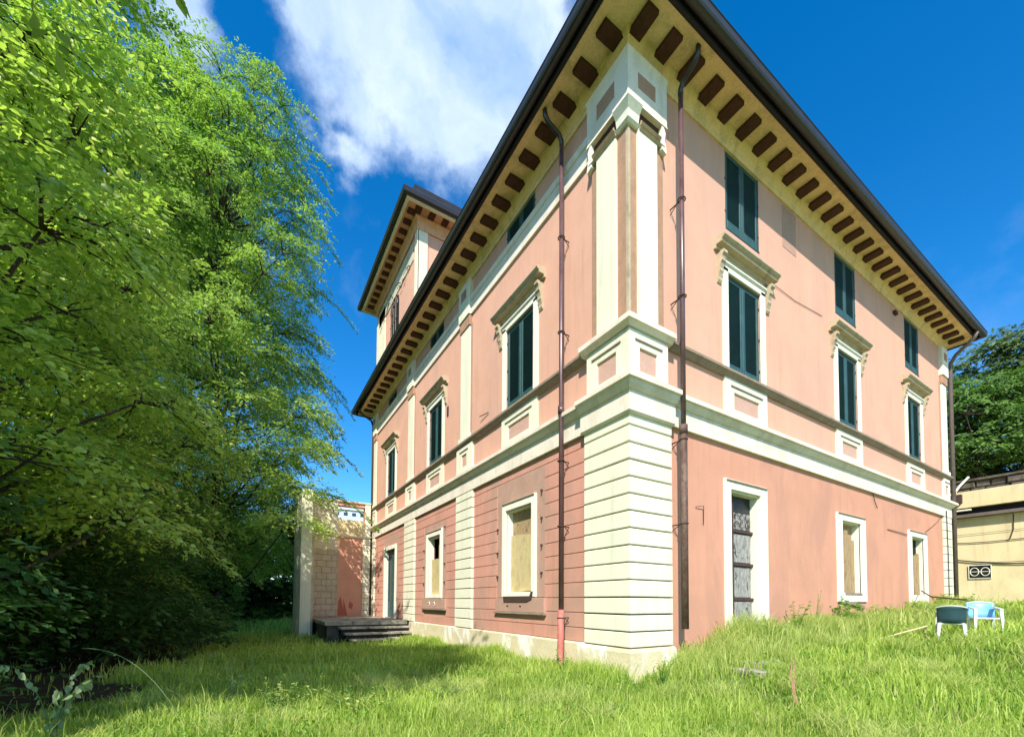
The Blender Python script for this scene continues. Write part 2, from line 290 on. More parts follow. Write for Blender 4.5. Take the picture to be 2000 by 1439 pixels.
def soil_edge(x, y): return (x+7.3+.45*np.sin(y*1.3)+.3*np.sin(y*3.1+x)-.10*np.clip(y-4, 0, 9)) < 0
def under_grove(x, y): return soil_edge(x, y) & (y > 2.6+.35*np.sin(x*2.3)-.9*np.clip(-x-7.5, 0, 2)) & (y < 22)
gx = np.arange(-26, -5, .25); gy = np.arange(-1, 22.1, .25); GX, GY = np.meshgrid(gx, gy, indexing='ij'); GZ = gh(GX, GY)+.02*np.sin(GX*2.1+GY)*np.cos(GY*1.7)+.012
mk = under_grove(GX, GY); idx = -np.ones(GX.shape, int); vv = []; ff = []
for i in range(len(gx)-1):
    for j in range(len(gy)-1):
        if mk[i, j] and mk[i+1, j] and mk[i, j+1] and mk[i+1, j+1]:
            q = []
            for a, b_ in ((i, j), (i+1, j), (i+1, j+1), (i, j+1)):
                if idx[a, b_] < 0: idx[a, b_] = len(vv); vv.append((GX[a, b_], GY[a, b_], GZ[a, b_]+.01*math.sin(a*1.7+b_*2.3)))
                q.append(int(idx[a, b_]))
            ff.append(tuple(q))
me = bpy.data.meshes.new('shade_dark_soil'); me.from_pydata(vv, [], ff); me.materials.append(mat('shade_dark_litter', (.018, .014, .009), (.05, .04, .022), 6, bump=1.0, bscale=12)); so = bpy.data.objects.new('shade_dark_soil', me); COL.objects.link(so); so['kind'] = 'structure'  # near-black soil sheet; the grove's deep shade is put into its colour

# ================================================================== VILLA
LX, LY = 16.75, 17.45; LXE = 16.5
V = thing('villa', 'large three storey peach pink villa with cream quoins, green shutters and deep dark eaves', 'villa')
WR = [3.48, 8.42, 13.38]; WLc = [3.46, 8.87, 14.25]; HW = .61
ZO = (6.27, 8.32)
# --- walls
ops_g = [(2.86, 3.97, .7, 3.82)]+[(c-.57, c+.57, 1.80, 3.71) for c in WR[1:]]
ops_1 = [(c-HW, c+HW, *ZO) for c in WR]
ops_a = [(c-.63, c+.63, 9.32, 11.0) for c in WR]
MB().wall(RF, 0, LX, .1, 4.72, ops_g, 0, .21).build('wall', M['salmon'], V, 'salmon plaster ground floor wall of the sunny front')
MB().wall(RF, 0, LX, 4.72, 11.3, ops_1+ops_a, 0, .16).build('wall', M['pink'], V, 'peach plaster upper wall of the sunny front')
ops_gl = [(c-.57, c+.57, 1.72, 3.73) for c in WLc[:2]]+[(13.43, 15.0, .8, 3.83)]
ops_1l = [(c-HW, c+HW, *ZO) for c in WLc]; ops_al = [(c-.63, c+.63, 10.42, 11.0) for c in WLc]
MB().wall(LF, 0, LY, -.2, 4.72, ops_gl, -.03, .21).build('wall', M['mauve'], V, 'bare plaster wall behind the grooved courses')
MB().wall(LF, 0, LY, 4.72, 11.3, ops_1l+ops_al, 0, .16).build('wall', M['pink'], V, 'peach plaster upper wall of the side facing the garden')
b = MB(); b.add([(LX, 0, 0), (LX, LY, 0), (LX, LY, 11.3), (LX, 0, 11.3)], [(0, 1, 2, 3)]); b.add([(0, LY, 0), (LX, LY, 0), (LX, LY, 11.3), (0, LY, 11.3)], [(0, 1, 2, 3)])
b.build('wall', M['pink'], V, 'rear walls')
# inner dark lining so openings read as rooms
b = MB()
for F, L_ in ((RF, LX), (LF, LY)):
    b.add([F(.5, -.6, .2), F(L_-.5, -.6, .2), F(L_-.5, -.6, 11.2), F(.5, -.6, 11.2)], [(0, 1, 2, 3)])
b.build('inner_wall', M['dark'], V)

# --- plinth
b = MB(); b.corner([(-.02, -.4), (.13, -.4), (.13, .68), (.10, .74), (-.02, .74)], 1.1, 1.02); b.build('plinth', M['plinth'], V, 'peeling cream plinth under the corner')
MB().prof(LF, [(-.05, -.4), (.06, -.4), (.06, .72), (.02, .75), (-.05, .75)], 1.1, 11.3).build('plinth', M['plinth'], V, 'peeling cream plinth along the garden side')

# --- quoins (courses .29 high, dark open joints)
CZ = [.75+.2885*i for i in range(14)]+[4.70]
CZ = [.76]+[4.49-.2885*k for k in range(12, -1, -1)]+[4.70]
JG = .022
for z0, z1 in zip(CZ, CZ[1:]):
    z1 -= JG+random.uniform(-.004, .006)
    dx = random.uniform(-.003, .003)
    o = .085+dx
    b = MB(); c = .012
    pr = [(-.02, z0), (o-c, z0), (o, z0+c), (o, z1-c), (o-c, z1), (-.02, z1)]
    b.corner(pr, 1.04, .985); b.build('quoin_block', M['cream'], V)
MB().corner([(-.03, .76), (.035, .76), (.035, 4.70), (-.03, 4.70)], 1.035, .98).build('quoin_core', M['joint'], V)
PG = [(5.85, 6.97), (10.83, 12.07)]
for i, (a, bb) in enumerate(PG+[(16.9, 17.46)]):
    for z0, z1 in zip(CZ, CZ[1:]):
        MB().box(LF, a, bb, -.02, .07+random.uniform(-.003, .003), z0, z1-JG, .012).build('quoin_block', M['cream' if i == 0 else 'creamL'], V)
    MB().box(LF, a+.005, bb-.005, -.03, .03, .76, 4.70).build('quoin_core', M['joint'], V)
for z0, z1 in zip(CZ, CZ[1:]):
    if z1 < 1.2: continue
    MB().box(RF, 15.98, 16.77, -.02, .07, z0, z1-JG, .012).build('quoin_block', M['cream'], V)
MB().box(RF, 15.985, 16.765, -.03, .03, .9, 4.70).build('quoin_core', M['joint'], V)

# --- grooved pink courses on the garden side
bays = [(1.05, 5.845), (6.975, 10.825), (12.075, 16.895)]
sur = [(2.42, 4.50, 1.26, 4.5), (8.87-1.02, 8.87+1.02, 1.24, 4.3), (13.1, 15.3, .76, 4.35)]
for (a, bb), (s0, s1, sz0, sz1) in zip(bays, sur):
    for k, (z0, z1) in enumerate(zip(CZ, CZ[1:])):
        z1 -= .012
        segs = [(a, bb)]
        if z1 > sz0+.05 and z0 < sz1-.1: segs = [(a, s0), (s1, bb)]
        for q0, q1 in segs:
            MB().box(LF, q0, q1, -.03, .0+random.uniform(-.002, .002), z0, z1, .006).build('wall_course', M['salmonL'], V)
for (s0, s1, sz0, sz1) in sur:
    pass

# --- belt course, sill string, attic band, frieze, eaves
BELT = [(-.02, 4.70), (.07, 4.70), (.07, 5.05), (.10, 5.06), (.16, 5.12), (.17, 5.165), (.22, 5.17), (.22, 5.25), (-.02, 5.28)]
b = MB(); b.ring(BELT, 0, LX, 0, LY); b.build('belt_course', M['mould'], V, 'cream moulded belt between ground and first floor')
b = MB(); b.corner([(0, 4.695), (.15, 4.695), (.15, 5.03), (.18, 5.04), (.24, 5.11), (.25, 5.16), (.30, 5.17), (.30, 5.25), (0, 5.29)], 1.08, 1.02)
b.corner([(0, 4.66), (.11, 4.66), (.15, 4.69), (0, 4.694)], 1.07, 1.01)
b.build('belt_course', M['mould'], V, 'cream belt breaking forward over the corner')
SILL = [(-.02, 6.10), (.05, 6.10), (.08, 6.13), (.11, 6.17), (.14, 6.18), (.14, 6.23), (-.02, 6.26)]
MB().ring(SILL, 0, LX, 0, LY).build('sill_string', M['string'], V)
MB().corner([(0, 6.10), (.125, 6.12), (.15, 6.13), (.19, 6.18), (.23, 6.19), (.23, 6.28), (.13, 6.37), (0, 6.37)], 1.05, .96).build('pedestal_cap', M['mould'], V)
for a, bb in ((.96, LX), ):
    pass
MB().prof(LF, [(-.02, 9.93), (.05, 9.93), (.05, 10.28), (.08, 10.30), (.10, 10.36), (.10, 10.42), (-.02, 10.44)], .9, LY).build('attic_band', M['mould'], V, 'cream band under the attic windows')
b = MB(); b.ring([(-.02, 10.98), (.035, 10.98), (.04, 11.06), (.07, 11.09), (.08, 11.15), (.17, 11.26), (.20, 11.33), (-.02, 11.33)], 0, LX, 0, LY); b.build('frieze', M['soffit'], V, 'ochre moulded frieze under the eaves')
b = MB(); b.ring([(.02, 11.30), (.66, 11.30), (.66, 11.28), (.74, 11.28), (.74, 11.34), (.02, 11.36)], 0, LXE, 0, LY); b.build('soffit', M['soffit'], V)
b = MB(); b.ring([(.745, 11.24), (.80, 11.24), (.80, 11.44), (.745, 11.44)], 0, LXE, 0, LY); b.build('fascia_board', M['fascia'], V)
gp = [(.805, 11.46)]+[(.90+.095*math.cos(a), 11.40+.10*math.sin(a)) for a in [math.pi*(1+k/8) for k in range(9)]]+[(.995, 11.47), (1.01, 11.485), (1.0, 11.50), (.985, 11.48), (.985, 11.42)]+[(.90+.08*math.cos(a), 11.41+.085*math.sin(a)) for a in [math.pi*(2-k/6) for k in range(7)]]
b = MB(); b.ring(gp, 0, LXE, 0, LY); b.build('gutter', M['gutter'], V, smooth=False)
b = MB()
e = .93; zt = 13.6; mx_ = LX/2; my0 = 8.3; my1 = LY-8.3
vs = [(-e, -e, 11.47), (LXE+e, -e, 11.47), (LXE+e, LY+e, 11.47), (-e, LY+e, 11.47), (mx_, my0, zt), (mx_, my1, zt)]
b.add(vs, [(0, 1, 4), (1, 2, 5, 4), (2, 3, 5), (3, 0, 4, 5)]); b.build('roof', M['tile'], V)
# rafters: each a part sharing one mesh
rm = MB(); rm.prof(lambda h, o, z: (h, -o, z), [(.12, 11.225), (.55, 11.225), (.56, 11.31), (.12, 11.31)], -.125, .125)
rme = rm.mesh('rafter_end'); rme.materials.append(M['rafter'])
k = 0
x = .02
while x < LXE+.45:
    inst(rme, 'rafter_end', V, (x, random.uniform(-.01, .01), random.uniform(-.004, .004))); x += .617
y = .08
while y < LY+.4:
    inst(rme, 'rafter_end', V, (random.uniform(-.01, .01), y, random.uniform(-.004, .004)), (0, 0, -math.pi/2)); y += .617

# --- corner pilaster, pedestal, capital and attic block
def panelled(F, h0, h1, z0, z1, o0, o1, ph0, ph1, pz0, pz1, mm, pm, drip=True):
    b = MB(); b.wall(F, h0, h1, z0, z1, [(ph0, ph1, pz0, pz1)], o1, .035)
    if h0 > 0: b.add([F(h0, o0, z0), F(h0, o1, z0), F(h0, o1, z1), F(h0, o0, z1)], [(0, 1, 2, 3)])
    b.add([F(h1, o0, z0), F(h1, o1, z0), F(h1, o1, z1), F(h1, o0, z1)], [(0, 1, 2, 3)])
    b.add([F(h0, o0, z1), F(h1, o0, z1), F(h1, o1, z1), F(h0, o1, z1)], [(0, 1, 2, 3)]); b.add([F(h0, o0, z0), F(h1, o0, z0), F(h1, o1, z0), F(h0, o1, z0)], [(0, 1, 2, 3)])
    p = b.build('pedestal', mm, V)
    if drip: MB().box(F, ph0-.12, ph1+.12, o1-.01, o1+.022, pz1+.10, pz1+.12).build('drip_strip', M['string'], p)
    MB().add([F(ph0-.01, o1-.033, pz0-.01), F(ph1+.01, o1-.033, pz0-.01), F(ph1+.01, o1-.033, pz1+.01), F(ph0-.01, o1-.033, pz1+.01)], [(0, 1, 2, 3)]).build('inset_panel', pm, p)
    return p
panelled(RF, -.12, .86, 5.27, 6.10, 0, .12, .14, .58, 5.42, 5.83, M['cream'], M['panel'])
panelled(LF, -.12, .93, 5.27, 6.10, 0, .12, .18, .66, 5.42, 5.83, M['cream'], M['panel'])
MB().corner([(0, 6.34), (.05, 6.34), (.05, 9.9), (0, 9.9)], .86, .84).build('pilaster_back', M['brown'], V, 'bare brown plaster behind the corner pilasters')
MB().box(RF, -.052, .0, .0, .056, 6.34, 9.75).build('corner_bead', M['aged'], V)
MB().box(RF, .155, .64, .02, .10, 6.36, 9.74, .008).build('pilaster_shaft', M['cream'], V)
MB().box(LF, .20, .69, .02, .10, 6.36, 9.74, .008).build('pilaster_shaft', M['cream'], V)
MB().corner([(0, 10.10), (.14, 10.10), (.12, 10.16), (.12, 10.90), (.16, 10.99), (0, 10.99)], .92, .88).build('attic_block', M['mould'], V)
MB().box(RF, .13, .57, .10, .124, 10.42, 10.70).build('inset_panel', M['brown'], V)
MB().box(LF, .20, .65, .10, .124, 10.42, 10.72).build('inset_panel', M['brown'], V)
# capital: flared corner piece, recessed dark fluted slot and lower roll
MB().corner([(0, 9.72), (.09, 9.72), (.13, 9.76), (.10, 9.80), (.12, 9.92), (.20, 10.04), (.20, 10.09), (0, 10.09)], .17, .16).build('capital', M['frame'], V, 'flared cream corner of the capital')
for F, h0, h1 in ((RF, .17, .80), (LF, .18, .86)):
    b = MB(); b.prof(F, [(0, 9.70), (.11, 9.70), (.14, 9.73), (.11, 9.765), (0, 9.765)], h0, h1); b.prof(F, [(0, 9.84), (.10, 9.84), (.13, 9.87), (.10, 9.91), (0, 9.91)], h0+.05, h1-.06)
    b.build('capital_roll', M['aged'], V)
    MB().box(F, h0, h1, 0, .055, 9.765, 10.09).build('capital_recess', M['rafter'], V)
    MB().outline(F, [(h1-.07, 9.66), (h1+.05, 9.62), (h1+.05, 9.70), (h1+.01, 9.85), (h1+.03, 10.0), (h1-.02, 10.09), (h1-.07, 10.09)], 0, .13).build('capital', M['frame'], V)
# --- intermediate and end pilasters on the garden side, end pilaster on the front
for c, hw, F, mm in ((6.42, .31, LF, 'cream'), (11.45, .33, LF, 'creamL'), (17.1, .3, LF, 'creamL'), (16.38, .26, RF, 'frame')):
    w2 = hw+.22 if F is LF and c < 17 else hw+.04
    panelled(F, c-w2, min(c+w2, LY if F is LF else LX), 5.27, 6.10, 0, .07, c-.17, c+.17, 5.50, 5.86, M[mm], M['panel'])
    MB().box(F, c-hw, c+hw, -.01, .06, 6.40, 9.66, .008).build('pilaster_shaft', M[mm], V)
    MB().box(F, c-hw-.12, c-hw, -.01, .022, 6.36, 9.66).build('bare_strip', M['mauve'], V)
    MB().box(F, c-hw-.07, c+hw+.07, -.01, .10, 6.24, 6.40, .012).build('pilaster_base', M[mm], V)
    MB().box(F, c-hw-.03, c+hw+.03, -.01, .09, 9.62, 9.95, .012).build('capital', M['brown'], V)
    MB().box(F, c-hw-.05, c+hw+.05, -.01, .125, 9.93, 10.98, .01).build('attic_block', M[mm], V)
    MB().box(F, c-.17, c+.17, .10, .13, 10.50, 10.78).build('inset_panel', M['brown'], V)

# --- shutters, first floor windows
def shutter_mesh(w, h, name='shutter'):
    b = MB(); F = lambda a, o, z: (a, -o, z); st = .085
    b.box(F, 0, st, 0, .045, 0, h, .004); b.box(F, w-st, w, 0, .045, 0, h, .004)
    b.box(F, st, w-st, 0, .045, 0, .20 if h > 1.5 else .12, .004); b.box(F, st, w-st, 0, .045, h-.09, h, .004)
    z = (.20 if h > 1.5 else .12)
    while z < h-.12:
        b.add([F(st, .038, z), F(w-st, .038, z), F(w-st, .002, z+.024), F(st, .002, z+.024), F(st, .036, z-.007), F(w-st, .036, z-.007), F(w-st, 0, z+.017), F(st, 0, z+.017)], [(0, 1, 2, 3), (4, 5, 6, 7), (0, 1, 5, 4)])
        z += .045
    b.box(F, st-.01, w-st+.01, -.02, -.012, .05, h-.05)
    me = b.mesh(name); me.materials.append(M['shut']); return me
sh1 = shutter_mesh(HW-.005, 2.03); shA = shutter_mesh(.62, 1.66); shAl = shutter_mesh(.62, .60)
def put_shutters(F, c, z0, me, hw, parent, o=-.07, ajar=0.0):
    for s in (0, 1):
        if F is RF: loc = (c-hw+s*hw, -o, z0); rz = 0
        else: loc = (-o, c+hw-s*hw, z0); rz = -math.pi/2
        ob = inst(me, 'shutter', parent, loc, (0, 0, rz+random.uniform(-.004, .004)))
        hb = MB()
        for zz in (.3, 1.0, 1.7):
            if zz < (1.9 if me is sh1 else 1.6 if me is shA else .5):
                hb.box(lambda a, o_, z: (a, -o_, z), (-.035 if s == 0 else hw-.02), (.02 if s == 0 else hw+.035), .035, .06, zz, zz+.05)
        if hb.v: hb.build('hinge', M['iron'], ob)
CONS = [(o_*.8, z_) for o_, z_ in [(0, 8.60), (.20, 8.60), (.21, 8.54), (.16, 8.50), (.145, 8.44), (.16, 8.40), (.12, 8.36), (.085, 8.28), (.10, 8.22), (.07, 8.17), (.045, 8.10), (.06, 8.05), (.03, 8.00), (0, 7.98)]]
def first_window(F, c, mm, hood):
    w = MB(); a, b_ = c-.785, c+.785
    for q0, q1 in ((a, c-HW), (c+HW, b_)): w.box(F, q0, q1, -.01, .04, 6.26, 8.40, .008)
    w.box(F, a, b_, -.01, .04, 8.32, 8.44, .008); w.prof(F, [(0, 8.44), (.05, 8.44), (.075, 8.47), (.075, 8.50), (0, 8.51)], a-.02, b_+.02)
    wd = w.build('window', M['frame'], V)
    MB().box(F, a, b_, -.01, .03, 8.51, 8.66).build('hood_frieze', M[hood], wd)
    h = MB(); h.prof(F, [(0, 8.64), (.05, 8.64), (.06, 8.70), (.18, 8.705), (.19, 8.75), (.225, 8.77), (.25, 8.80), (.25, 8.83), (.12, 8.86), (0, 8.87)], c-1.06, c+1.06)
    h.build('hood', M[hood], wd)
    for s in (-1, 1):
        q = c+s*(.785+.11); MB().prof(F, CONS, q-.065, q+.065).build('console', M[hood], wd)
    put_shutters(F, c, 6.28, sh1, HW, wd)
    # apron pedestal under the window
    panelled(F, c-.785, c+.785, 5.27, 6.10, 0, .045, c-.47, c+.47, 5.48, 5.84, M[mm], M['panel'])
    return wd
for c in WR: first_window(RF, c, 'cream', 'aged')
for i, c in enumerate(WLc): first_window(LF, c, 'cream' if i == 0 else 'creamL', 'aged')
def attic_window(F, c, z0, me, hw=.63):
    w = MB(); w.box(F, c-hw, c+hw, -.15, .012, z0-.035, z0+.0, .004); w.box(F, c-hw, c-hw+.02, -.12, -.005, z0, 10.99); w.box(F, c+hw-.02, c+hw, -.12, -.005, z0, 10.99)
    wd = w.build('window', M['shut'], V); put_shutters(F, c, z0+.01, me, .62, wd, -.06)
for c in WR: attic_window(RF, c, 9.32, shA)
for c in WLc: attic_window(LF, c, 10.42, shAl)

# --- ground floor windows
def ground_window(F, c, z0, z1, hw, fw_, zs, kind, mm='frame'):
    w = MB(); a, b_ = c-fw_, c+fw_
    w.box(F, a, c-hw, -.02, .045, zs, z1+.2, .008); w.box(F, c+hw, b_, -.02, .045, zs, z1+.2, .008)
    w.box(F, c-hw, c+hw, -.02, .045, z1, z1+.2, .008); w.box(F, c-hw, c+hw, -0.2, .045, zs, z0, .008)
    # painted splayed reveals
    w.box(F, c-hw, c-hw+.03, -0.2, -.02, z0, z1); w.box(F, c+hw-.03, c+hw, -0.2, -.02, z0, z1); w.box(F, c-hw+.03, c+hw-.03, -0.2, -.02, z1-.03, z1)
    wd = w.build('window', M[mm], V)
    d = MB(); d.box(F, a+.03, b_-.03, .04, .07, z1+.165, z1+.185); d.build('drip_strip', M['string'], wd)
    return wd
for i, c in enumerate(WR[1:]):
    wd = ground_window(RF, c, 1.80, 3.70, .57, .86 if i == 0 else .83, 1.56, 0)
    n = 5; w_ = 1.08/n
    for k in range(n):
        if i == 1 and k in (2,): continue
        top = 3.28 if i == 0 else 3.0+random.uniform(-.1, .25)
        if i == 0 and k == 2: top = 3.5
        MB().box(RF, c-.54+k*w_+.006, c-.54+(k+1)*w_-.006, -0.16, -0.12+random.uniform(-.015, .015), 1.80, top+random.uniform(-.01, .01), .004).build('plank', M['plank'], wd)
    MB().box(RF, c-.54, c+.54, -0.19, -0.18, 1.8, 3.7).build('back_board', M['plank' if i == 0 else 'dark'], wd)
    if i == 0:
        # broken sill with exposed dark underside
        MB().outline(RF, [(c-.80, 1.52), (c-.2, 1.49), (c+.25, 1.43), (c+.62, 1.36), (c+.66, 1.44), (c+.3, 1.52), (c+.1, 1.56), (c-.80, 1.565)], -.01, .06).build('broken_sill', M['string'], wd)
        MB().box(RF, c-.52, c+.52, -0.11, .055, 1.74, 1.80).build('inner_sill', M['string'], wd)
    else: MB().box(RF, c-.83, c+.83, 0, .05, 1.535, 1.56).build('sill', M['string'], wd)
for i, c in enumerate(WLc[:2]):
    MB().wall(LF, sur[i][0], sur[i][1], 1.62, CZ[-1], [(c-.57, c+.57, 1.72, 3.73)], -.008, .02).build('surround', M['mauve'], V, 'bare mauve plaster patch round the boarded window')
    wd = ground_window(LF, c, 1.74, 3.74, .57, .73, 1.62, 1)
    if i == 0:
        MB().outline(LF, [(c-.54, 1.78), (c+.50, 1.74), (c+.54, 1.80), (c+.54, 3.14), (c+.1, 3.12), (c-.54, 3.06)], -0.14, -0.11).build('plywood_board', M['board'], wd)
        MB().box(LF, c-.54, c+.54, -0.18, -0.17, 2.9, 3.72).build('back_board', M['plank'], wd)
    else:
        MB().box(LF, c-.54, c+.54, -0.14, -0.11, 1.74, 2.98).build('plywood_board', M['board'], wd)
        MB().box(LF, c-.2, c+.02, -0.18, -0.17, 3.0, 3.7).build('curtain', M['mauve'], wd)
    # plate below with projecting ledge
    MB().box(LF, c-1.09, c+1.04, -.03, .05, 1.27, 1.60, .01).build('ledge_plate', M['mauve'], wd)
    MB().box(LF, c-1.12, c+1.07, -.03, .09, 1.225, 1.27, .006).build('ledge', M['string'], wd)
    if i == 1:
        for q in (-0.16, .3):
            v_ = MB(); v_.tube([LF(c+q, .04, 1.43), LF(c+q, .065, 1.43)], .07, 12); v_.build('vent_ring', M['frame'], wd)
            v_ = MB(); v_.tube([LF(c+q, .06, 1.43), LF(c+q, .07, 1.43)], .038, 10); v_.build('vent_hole', M['dark'], wd)
    else:
        MB().outline(LF, [(c-.42, 1.50), (c+.60, 1.50), (c+.62, 1.64), (c-.55, 1.64), (c-.60, 1.74), (c-.66, 1.74), (c-.62, 1.56)], .045, .065).build('broken_sill', M['iron'], wd)
        for q in (-0.16, .42): MB().tube([LF(c+q, .05, 1.41), LF(c+q, .06, 1.40)], .03, 8).build('vent_hole', M['dark'], wd)
    # shutter pins left in the wall
    for zz in (3.95, 3.35, 2.75, 2.15):
        for q in (-.95, .98):
            if zz > 3.9 and q > 0: continue
            p_ = MB(); p_.tube([LF(c+q, 0, zz), LF(c+q, .035, zz), LF(c+q, .035, zz-.05)], .02, 6); p_.build('shutter_pin', M['iron'], wd)
# side door
MB().wall(LF, sur[2][0], sur[2][1], .76, CZ[-1], [(13.43, 15.0, .8, 3.83)], -.008, .02).build('surround', M['mauve'], V)
w = MB(); w.box(LF, 13.3, 13.45, -.02, .045, .76, 4.0, .008); w.box(LF, 14.98, 15.2, -.02, .045, .76, 4.0, .008); w.box(LF, 13.45, 14.98, -.02, .045, 3.82, 4.0, .008)
w.box(LF, 13.44, 13.47, -0.2, -.02, .8, 3.82); w.box(LF, 14.96, 14.99, -0.2, -.02, .8, 3.82)
dd = w.build('door', M['frame'], V, 'dark glazed side door above the steps')
for q0, q1 in ((13.47, 14.2), (14.22, 14.96)):
    lf = MB(); lf.box(LF, q0, q0+.1, -0.16, -0.11, .8, 3.8); lf.box(LF, q1-.1, q1, -0.16, -0.11, .8, 3.8); lf.box(LF, q0+.1, q1-.1, -0.16, -0.11, .8, 1.5); lf.box(LF, q0+.1, q1-.1, -0.16, -0.11, 3.65, 3.8)
    lf.build('door_leaf', M['shut'], dd); MB().box(LF, q0+.1, q1-.1, -0.145, -0.135, 1.5, 3.65).build('pane', M['glass'], dd)
# front door: tall opening, peeling grey glazed leaf
w = MB(); w.box(RF, 2.66, 2.87, -.02, .045, .6, 4.02, .008); w.box(RF, 3.96, 4.22, -.02, .045, .6, 4.02, .008); w.box(RF, 2.87, 3.96, -.02, .045, 3.81, 4.02, .008)
w.box(RF, 3.93, 3.965, -0.2, -.02, .7, 3.81); w.box(RF, 2.865, 2.90, -0.2, -.02, .7, 3.81); w.box(RF, 2.9, 3.93, -0.2, -.02, 3.78, 3.81)
fd = w.build('door', M['frame'], V, 'tall front door opening in a cream frame')
MB().box(RF, 2.70, 4.18, .04, .07, 3.975, 3.998).build('drip_strip', M['string'], fd)
MB().box(RF, 2.9, 3.93, -0.2, -0.19, 3.3, 3.78).build('pane', M['glass'], fd)
cols = ((2.90, 3.17), (3.21, 3.90)); rows = ((.72, 1.55), (1.62, 2.28), (2.36, 2.98), (3.06, 3.42))
for q0, q1 in cols:
    for r0, r1 in rows:
        MB().box(RF, q0+.012, q1-.012, -0.19, -0.155+random.uniform(-.01, .01), r0, r1, .012).build('door_panel', M['greydoor'], fd)
b = MB(); b.box(RF, 3.165, 3.215, -0.195, -0.13, .7, 3.78, .006)
b.build('door_stile', M['iron'], fd)
for z in (1.585, 2.32, 3.02): MB().box(RF, 2.9, 3.93, -0.19, -0.125, z-.03, z+.03, .008).build('door_rail', M['iron'], fd)
b = MB()
for k in range(3):
    cx = 3.32+k*.2
    for zc in (3.34, 3.17):
        pts = [RF(cx+.075*math.cos(t), -0.13, zc+.065*math.sin(t)) for t in [i*.55+k for i in range(9)]]
        b.tube(pts, .009, 5)
b.build('scrollwork', M['iron'], fd)

# --- downpipes
def bracket(F, h, z, o, parent, side):
    b = MB(); b.tube([F(h, 0, z), F(h, o, z)], .012, 6); b.tube([F(h, o-.09, z), F(h, 0, z-.10)], .008, 5)
    b.tube([F(h+.065*math.cos(a), o+.065*math.sin(a), z) for a in [i*math.pi/6 for i in range(13)]], .012, 6); b.build('bracket', M['iron'], parent)
p = MB(); h = 1.10; o = .25
p.tube([RF(h, o, 10.78), RF(h, o, 4.55)], .044, 12)
dp = p.build('downpipe', M['pipe'], V, 'plum brown downpipe beside the corner', smooth=True)
MB().tube([RF(h, .62, 11.31), RF(h, .61, 11.18), RF(h, .54, 11.08), RF(h, .42, 11.03), RF(h, .30, 10.98), RF(h, o, 10.88), RF(h, o, 10.76)], .047, 12).build('swan_neck', M['gutter'], dp, smooth=True)
MB().tube([RF(h, o, 4.6), RF(h, o, 1.05)], .063, 14).build('pipe_section', M['piperust'], dp, 'rusty wider lower section broken off above the weeds', smooth=True)
MB().tube([RF(h, o, 4.66), RF(h, o, 4.50)], .072, 14).build('pipe_collar', M['piperust'], dp, smooth=True)
for z in (8.8, 7.0, 4.4, 2.9): bracket(RF, h, z, o, dp, 1)
p = MB(); h = 1.60; o = .20
p.tube([LF(h, o, 10.78), LF(h, o, 1.32)], .044, 12)
dp = p.build('downpipe', M['pipe'], V, 'plum brown downpipe on the garden side', smooth=True)
MB().tube([LF(h, .62, 11.31), LF(h, .61, 11.18), LF(h, .54, 11.08), LF(h, .40, 11.03), LF(h, .26, 10.98), LF(h, o, 10.88), LF(h, o, 10.76)], .047, 12).build('swan_neck', M['gutter'], dp, smooth=True)
MB().tube([LF(h, o, 1.36), LF(h, o, .75), LF(h-.02, o+.03, .45), LF(h-.10, o+.10, .2), LF(h-.2, o+.16, 0.0)], .064, 12).build('pipe_section', M['pipered'], dp, 'faded red foot of the downpipe bending out', smooth=True)
MB().tube([LF(h, o, 5.4), LF(h, o, 5.25)], .066, 12).build('pipe_collar', M['pipe'], dp, smooth=True)
for z in (8.85, 6.9, 4.3, 3.0, 1.2): bracket(LF, h, z, o, dp, 1)
p = MB(); p.tube([RF(LX-.1, .9, 11.3), RF(LX-.05, .8, 11.1), RF(LX+.12, .3, 10.8), RF(LX+.15, .12, 10.5), RF(LX+.15, .10, 1.2)], .065, 12)
p.build('downpipe', M['pipegrey'], V, 'grey brown downpipe at the far end of the front', smooth=True)
p = MB(); p.tube([LF(LY+.02, .85, 11.3), LF(LY+.02, .7, 11.1), LF(LY-.04, .2, 10.8), LF(LY-.05, .10, 10.5), LF(LY-.05, .10, .8)], .055, 12)
p.build('downpipe', M['iron'], V, 'dark downpipe in the far garden corner', smooth=True)
# thin wires stapled on the front, hooks, scraps
def wire(pts, parent, r=.006, name='wire', m_='cable'): MB().tube(pts, r, 5).build(name, M[m_], parent)
wire([RF(4.55, .02, 8.8), RF(5.6, .015, 8.78), RF(7.0, .015, 8.9)], V)
wire([RF(15.9, .02, 4.7), RF(15.2, .02, 4.35), RF(14.1, .03, 3.95)], V)
wire([RF(10.9, .02, 3.75), RF(12.5, .03, 3.72)], V, .01)
wire([RF(9.85, .03, 4.7), RF(9.95, .04, 4.45), RF(10.15, .03, 4.3)], V, .01)
wire([RF(1.75, .02, 3.32), RF(1.95, .05, 3.36), RF(1.98, .02, 3.0)], V, .008, 'hook', 'iron')
wire([RF(9.9, .02, 6.2), RF(10.5, .08, 6.28)], V, .012, 'hook', 'iron')
wire([LF(5.0, .02, 6.6), LF(5.4, .08, 6.62)], V, .012, 'hook', 'iron')
MB().box(LF, 7.75, 7.85, 0, .03, 7.55, 7.85).build('wall_clamp', M['iron'], V)
for z in np.arange(1.2, 4.7, .30):
    pass
wire([RF(16.1, .09, 4.9), RF(16.08, .1, 4.4), RF(16.12, .1, 3.2), RF(16.1, .1, 2.2), RF(16.14, .1, 1.5)], V, .014)
MB().box(RF, 5.12, 5.75, 0, .006, 9.92, 10.95).build('patch', M['mauve'], V, 'darker plaster patch under the eaves')
MB().box(RF, 11.8, 12.0, 0, .08, 10.7, 10.8).build('wall_clamp', M['iron'], V)

